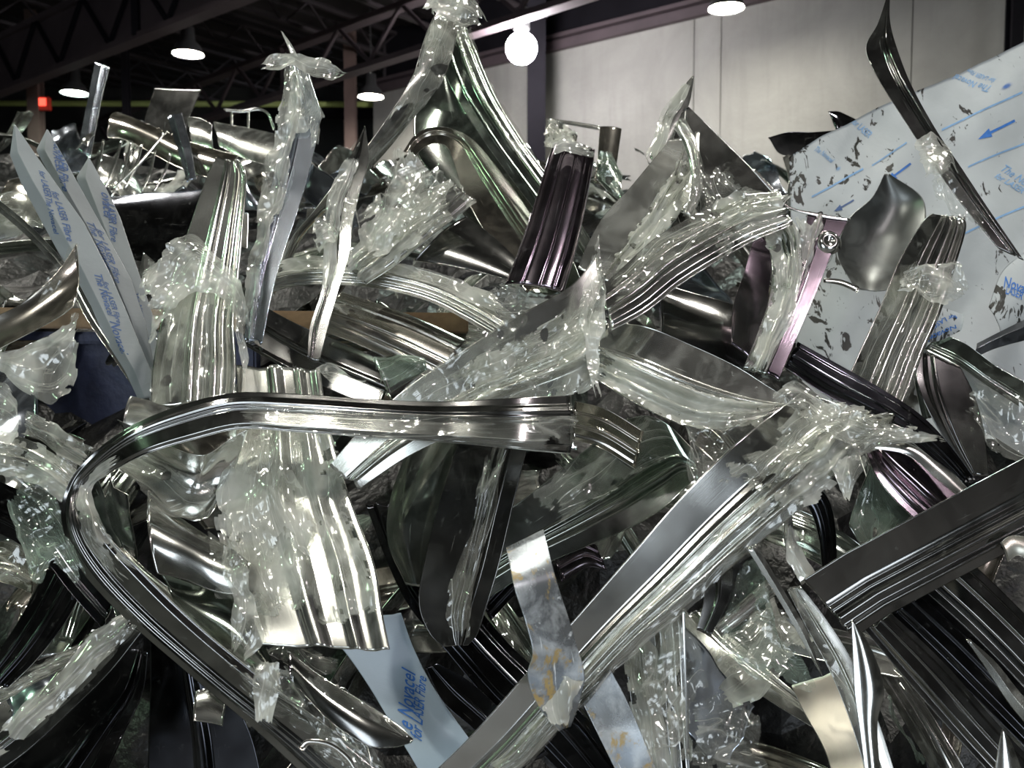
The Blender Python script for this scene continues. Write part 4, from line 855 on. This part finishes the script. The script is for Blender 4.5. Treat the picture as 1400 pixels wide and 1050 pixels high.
# ---------------------------------------------------------------- pieces on the far rise
s = strip('far_channel', 'tall blue-grey channel standing up against the dark roof at left', S, 3.2, 'rib3', 'blue', [(130,84,150,92),(122,125,140,132),(114,165,132,172),(106,205,124,215)], lean=.3, jag=(0, 0))
s = strip('far_plate', 'square-cornered grey plate standing up against the dark far hall at left', 'metal sheet', 3.4, 'flat', 'dark', [(212,120,275,122),(205,142,266,145),(198,165,256,168),(196,190,250,190)], lean=.3, jag=(0, 0), rim='rim')
s = strip('brass_toned_band', 'brass-toned curved band with two bright vertical glints at upper left', S, 3.0, 'bow', 'warm', [(160,153,147,188),(184,162,168,190),(215,174,200,205),(250,190,236,225),(290,203,275,240),(330,213,315,250)], lean=.8, hs=2)
for k, (x0, y0, x1, y1) in enumerate(((165,190,138,262),(178,192,150,270),(193,195,168,258),(210,205,192,262),(232,208,208,262),(226,178,150,260),(140,190,120,262))):
    strip('bent_rod', 'thin bright rod fanned out below the brass-toned band', 'metal scrap', 2.9-.03*k, 'bow', 'bright', [(x0,y0,x0+3,y0+1),((x0+x1)/2+3,(y0+y1)/2,(x0+x1)/2+6,(y0+y1)/2+2),(x1,y1,x1+3,y1+1)], group='thin rods below the brass-toned band', lean=.3, nv=9, nu=14)
s = strip('folded_bar', 'small folded bar with a pale face on top of the brass-toned band', S, 2.9, 'fold', 'blue', [(230,162,248,154),(238,190,256,182),(246,215,262,208),(256,250,268,244)], lean=.3)
s = strip('pale_block', 'small brilliant white-lit scrap at the foot of the tall blue-grey channel', 'metal scrap', 3.1, 'bow', 'bright', [(104,204,112,196),(112,196,126,180),(120,200,130,184)], lean=1.2)
s = strip('grey_hood', 'grey dull hood-shaped plate behind the standing round-topped channel', 'metal sheet', 3.1, 'bow', 'milky', [(292,166,300,200),(325,172,330,215),(355,178,362,225),(385,185,390,230)], lean=.8)
s = strip('grey_hood', 'grey plate fragment above the right end of the brass-toned band', 'metal sheet', 3.15, 'bow', 'milky', [(256,160,262,195),(275,162,280,200),(290,170,292,205)], lean=.8)
s = strip('black_sheet', 'black glossy sheet with a sharp upper edge behind the standing round-topped channel', 'metal sheet', 2.3, 'bow', 'black', [(150,270,158,350),(200,264,205,360),(250,262,250,365),(290,258,290,370)], lean=.4, rim='rim_dark')
s = strip('crossbar_frame', 'thin bent wire bracket standing behind the film-wrapped peak', 'metal scrap', 3.5, 'bow', 'milky', [(305,148,308,152),(330,150,332,154),(352,147,354,151),(368,155,366,158),(376,178,373,178)], lean=.2, nv=9)
for x in (315, 338): strip('bracket_leg', 'short upright leg under the bent wire bracket', 'metal scrap', 3.5, 'bow', 'milky', [(x,152,x+3,152),(x,165,x+3,165),(x,178,x+3,178)], lean=.2, nv=9, group='legs under the wire bracket')
s = strip('notched_plate', 'brown-grey plate standing against the wall right of the mauve channel', 'metal sheet', 2.9, 'bow', 'warm', [(820,173,850,176),(818,200,846,205),(816,225,842,232),(812,250,838,262)], lean=.3, jag=(0, 0))
s = strip('wall_edge_strip', 'thin pale rail leading left from the brown-grey plate against the wall', S, 2.95, 'bow', 'milky', [(752,162,751,168),(785,166,785,172),(820,172,819,178)], lean=.3, nv=9)
s = strip('film_tangle', 'pale crumpled scrap against the wall behind the mauve channel', 'metal scrap', 2.8, 'bow', 'milky', [(748,165,744,200),(768,168,765,205),(790,185,785,215)], lean=.5, films=[(0,1,-1,1,.01,.02,'film_thick',.3,.3)])
s = strip('bright_corner', 'green-glinting crumpled piece behind the right side of the mauve channel', 'metal scrap', 2.6, 'bow', 'green', [(818,205,816,245),(835,212,832,262),(850,240,848,275)], lean=.5, films=[(0,1,-1,1,.006,.01,'film_green',.3,.3)])
s = strip('black_wing', 'black wing-shaped plate jutting left from the upper corner of the big printed sheet', 'metal sheet', 2.5, 'flat', 'black', [(1050,188,1052,190),(1078,181,1066,210),(1110,181,1090,212),(1148,178,1120,200)], lean=.4, rim='rim_dark')
s = strip('black_wing', 'small black upturned tip above the left corner of the big printed sheet', 'metal sheet', 2.45, 'bow', 'black', [(1132,152,1136,160),(1146,152,1144,178),(1160,158,1152,180),(1174,165,1164,176)], lean=.4, rim='rim_dark')
s = strip('pale_shard', 'pale upright shard left of the big printed sheet', 'metal scrap', 2.3, 'fold', 'milky', [(1070,215,1086,212),(1078,245,1092,240),(1074,270,1084,275),(1068,285,1074,290)], lean=.4)
s = strip('cross_wire', 'thin pale edge crossing from the ribbed tongue to the dimpled sheet', 'metal scrap', 1.6, 'bow', 'bright', [(1028,232,1031,230),(1055,262,1058,259),(1078,285,1079,282),(1120,296,1120,292),(1162,302,1163,299)], lean=.2, nv=9)
s = strip('far_white_plate', 'brilliant white-lit plate between the film-wrapped peak and the folded blade', 'metal scrap', 2.3, 'flat', 'bright', [(420,285,416,318),(436,286,434,320),(446,300,442,318)], lean=1.0)
s = strip('far_white_plate', 'small brilliant white-lit plate right of the standing round-topped channel', 'metal scrap', 2.2, 'flat', 'bright', [(330,292,326,335),(340,292,338,340)], lean=1.0)

strip('ribbed_stub', 'dull brown ribbed stub right of the free end of the long bent channel', S, 1.60, 'rib2', 'warm', [(786,548,782,600),(830,560,822,612),(880,590,868,640)], lean=.4)
strip('green_shard', 'green glassy shard under the rounded shiny channel, left of the draped film', 'metal scrap', 1.62, 'fold', 'green', [(512,492,530,538),(545,486,560,520),(580,490,584,505)], lean=.6, lin=True, films=[(0,1,-1,1,.004,.006,'film_green',.2,.3)])
loose('small torn film rag at the foot of the folded shard', 1.50, [(432,500,452,522),(448,492,462,530),(480,515,478,528),(500,514,496,524)], 'film_thick', .010, 8, .2, .3)
strip('dark_spar', 'thin dark spar crossing the hollow left of the folded shard', S, 1.64, 'fold', 'dark', [(330,470,334,462),(365,490,370,482),(400,510,404,500)], lean=.2)
strip('far_shard', 'grey-white pointed plate behind the rightmost printed strip', 'metal scrap', 2.0, 'fold', 'milky', [(196,345,200,348),(188,380,214,360),(190,410,214,385)], lean=.4, lin=True)
strip('pale_curl', 'pale curl of metal shining in the dark gap right of the dimpled sheet', 'metal scrap', 1.75, 'bow', 'bright', [(1126,380,1126,386),(1150,382,1150,390),(1175,392,1172,400)], lean=.3)
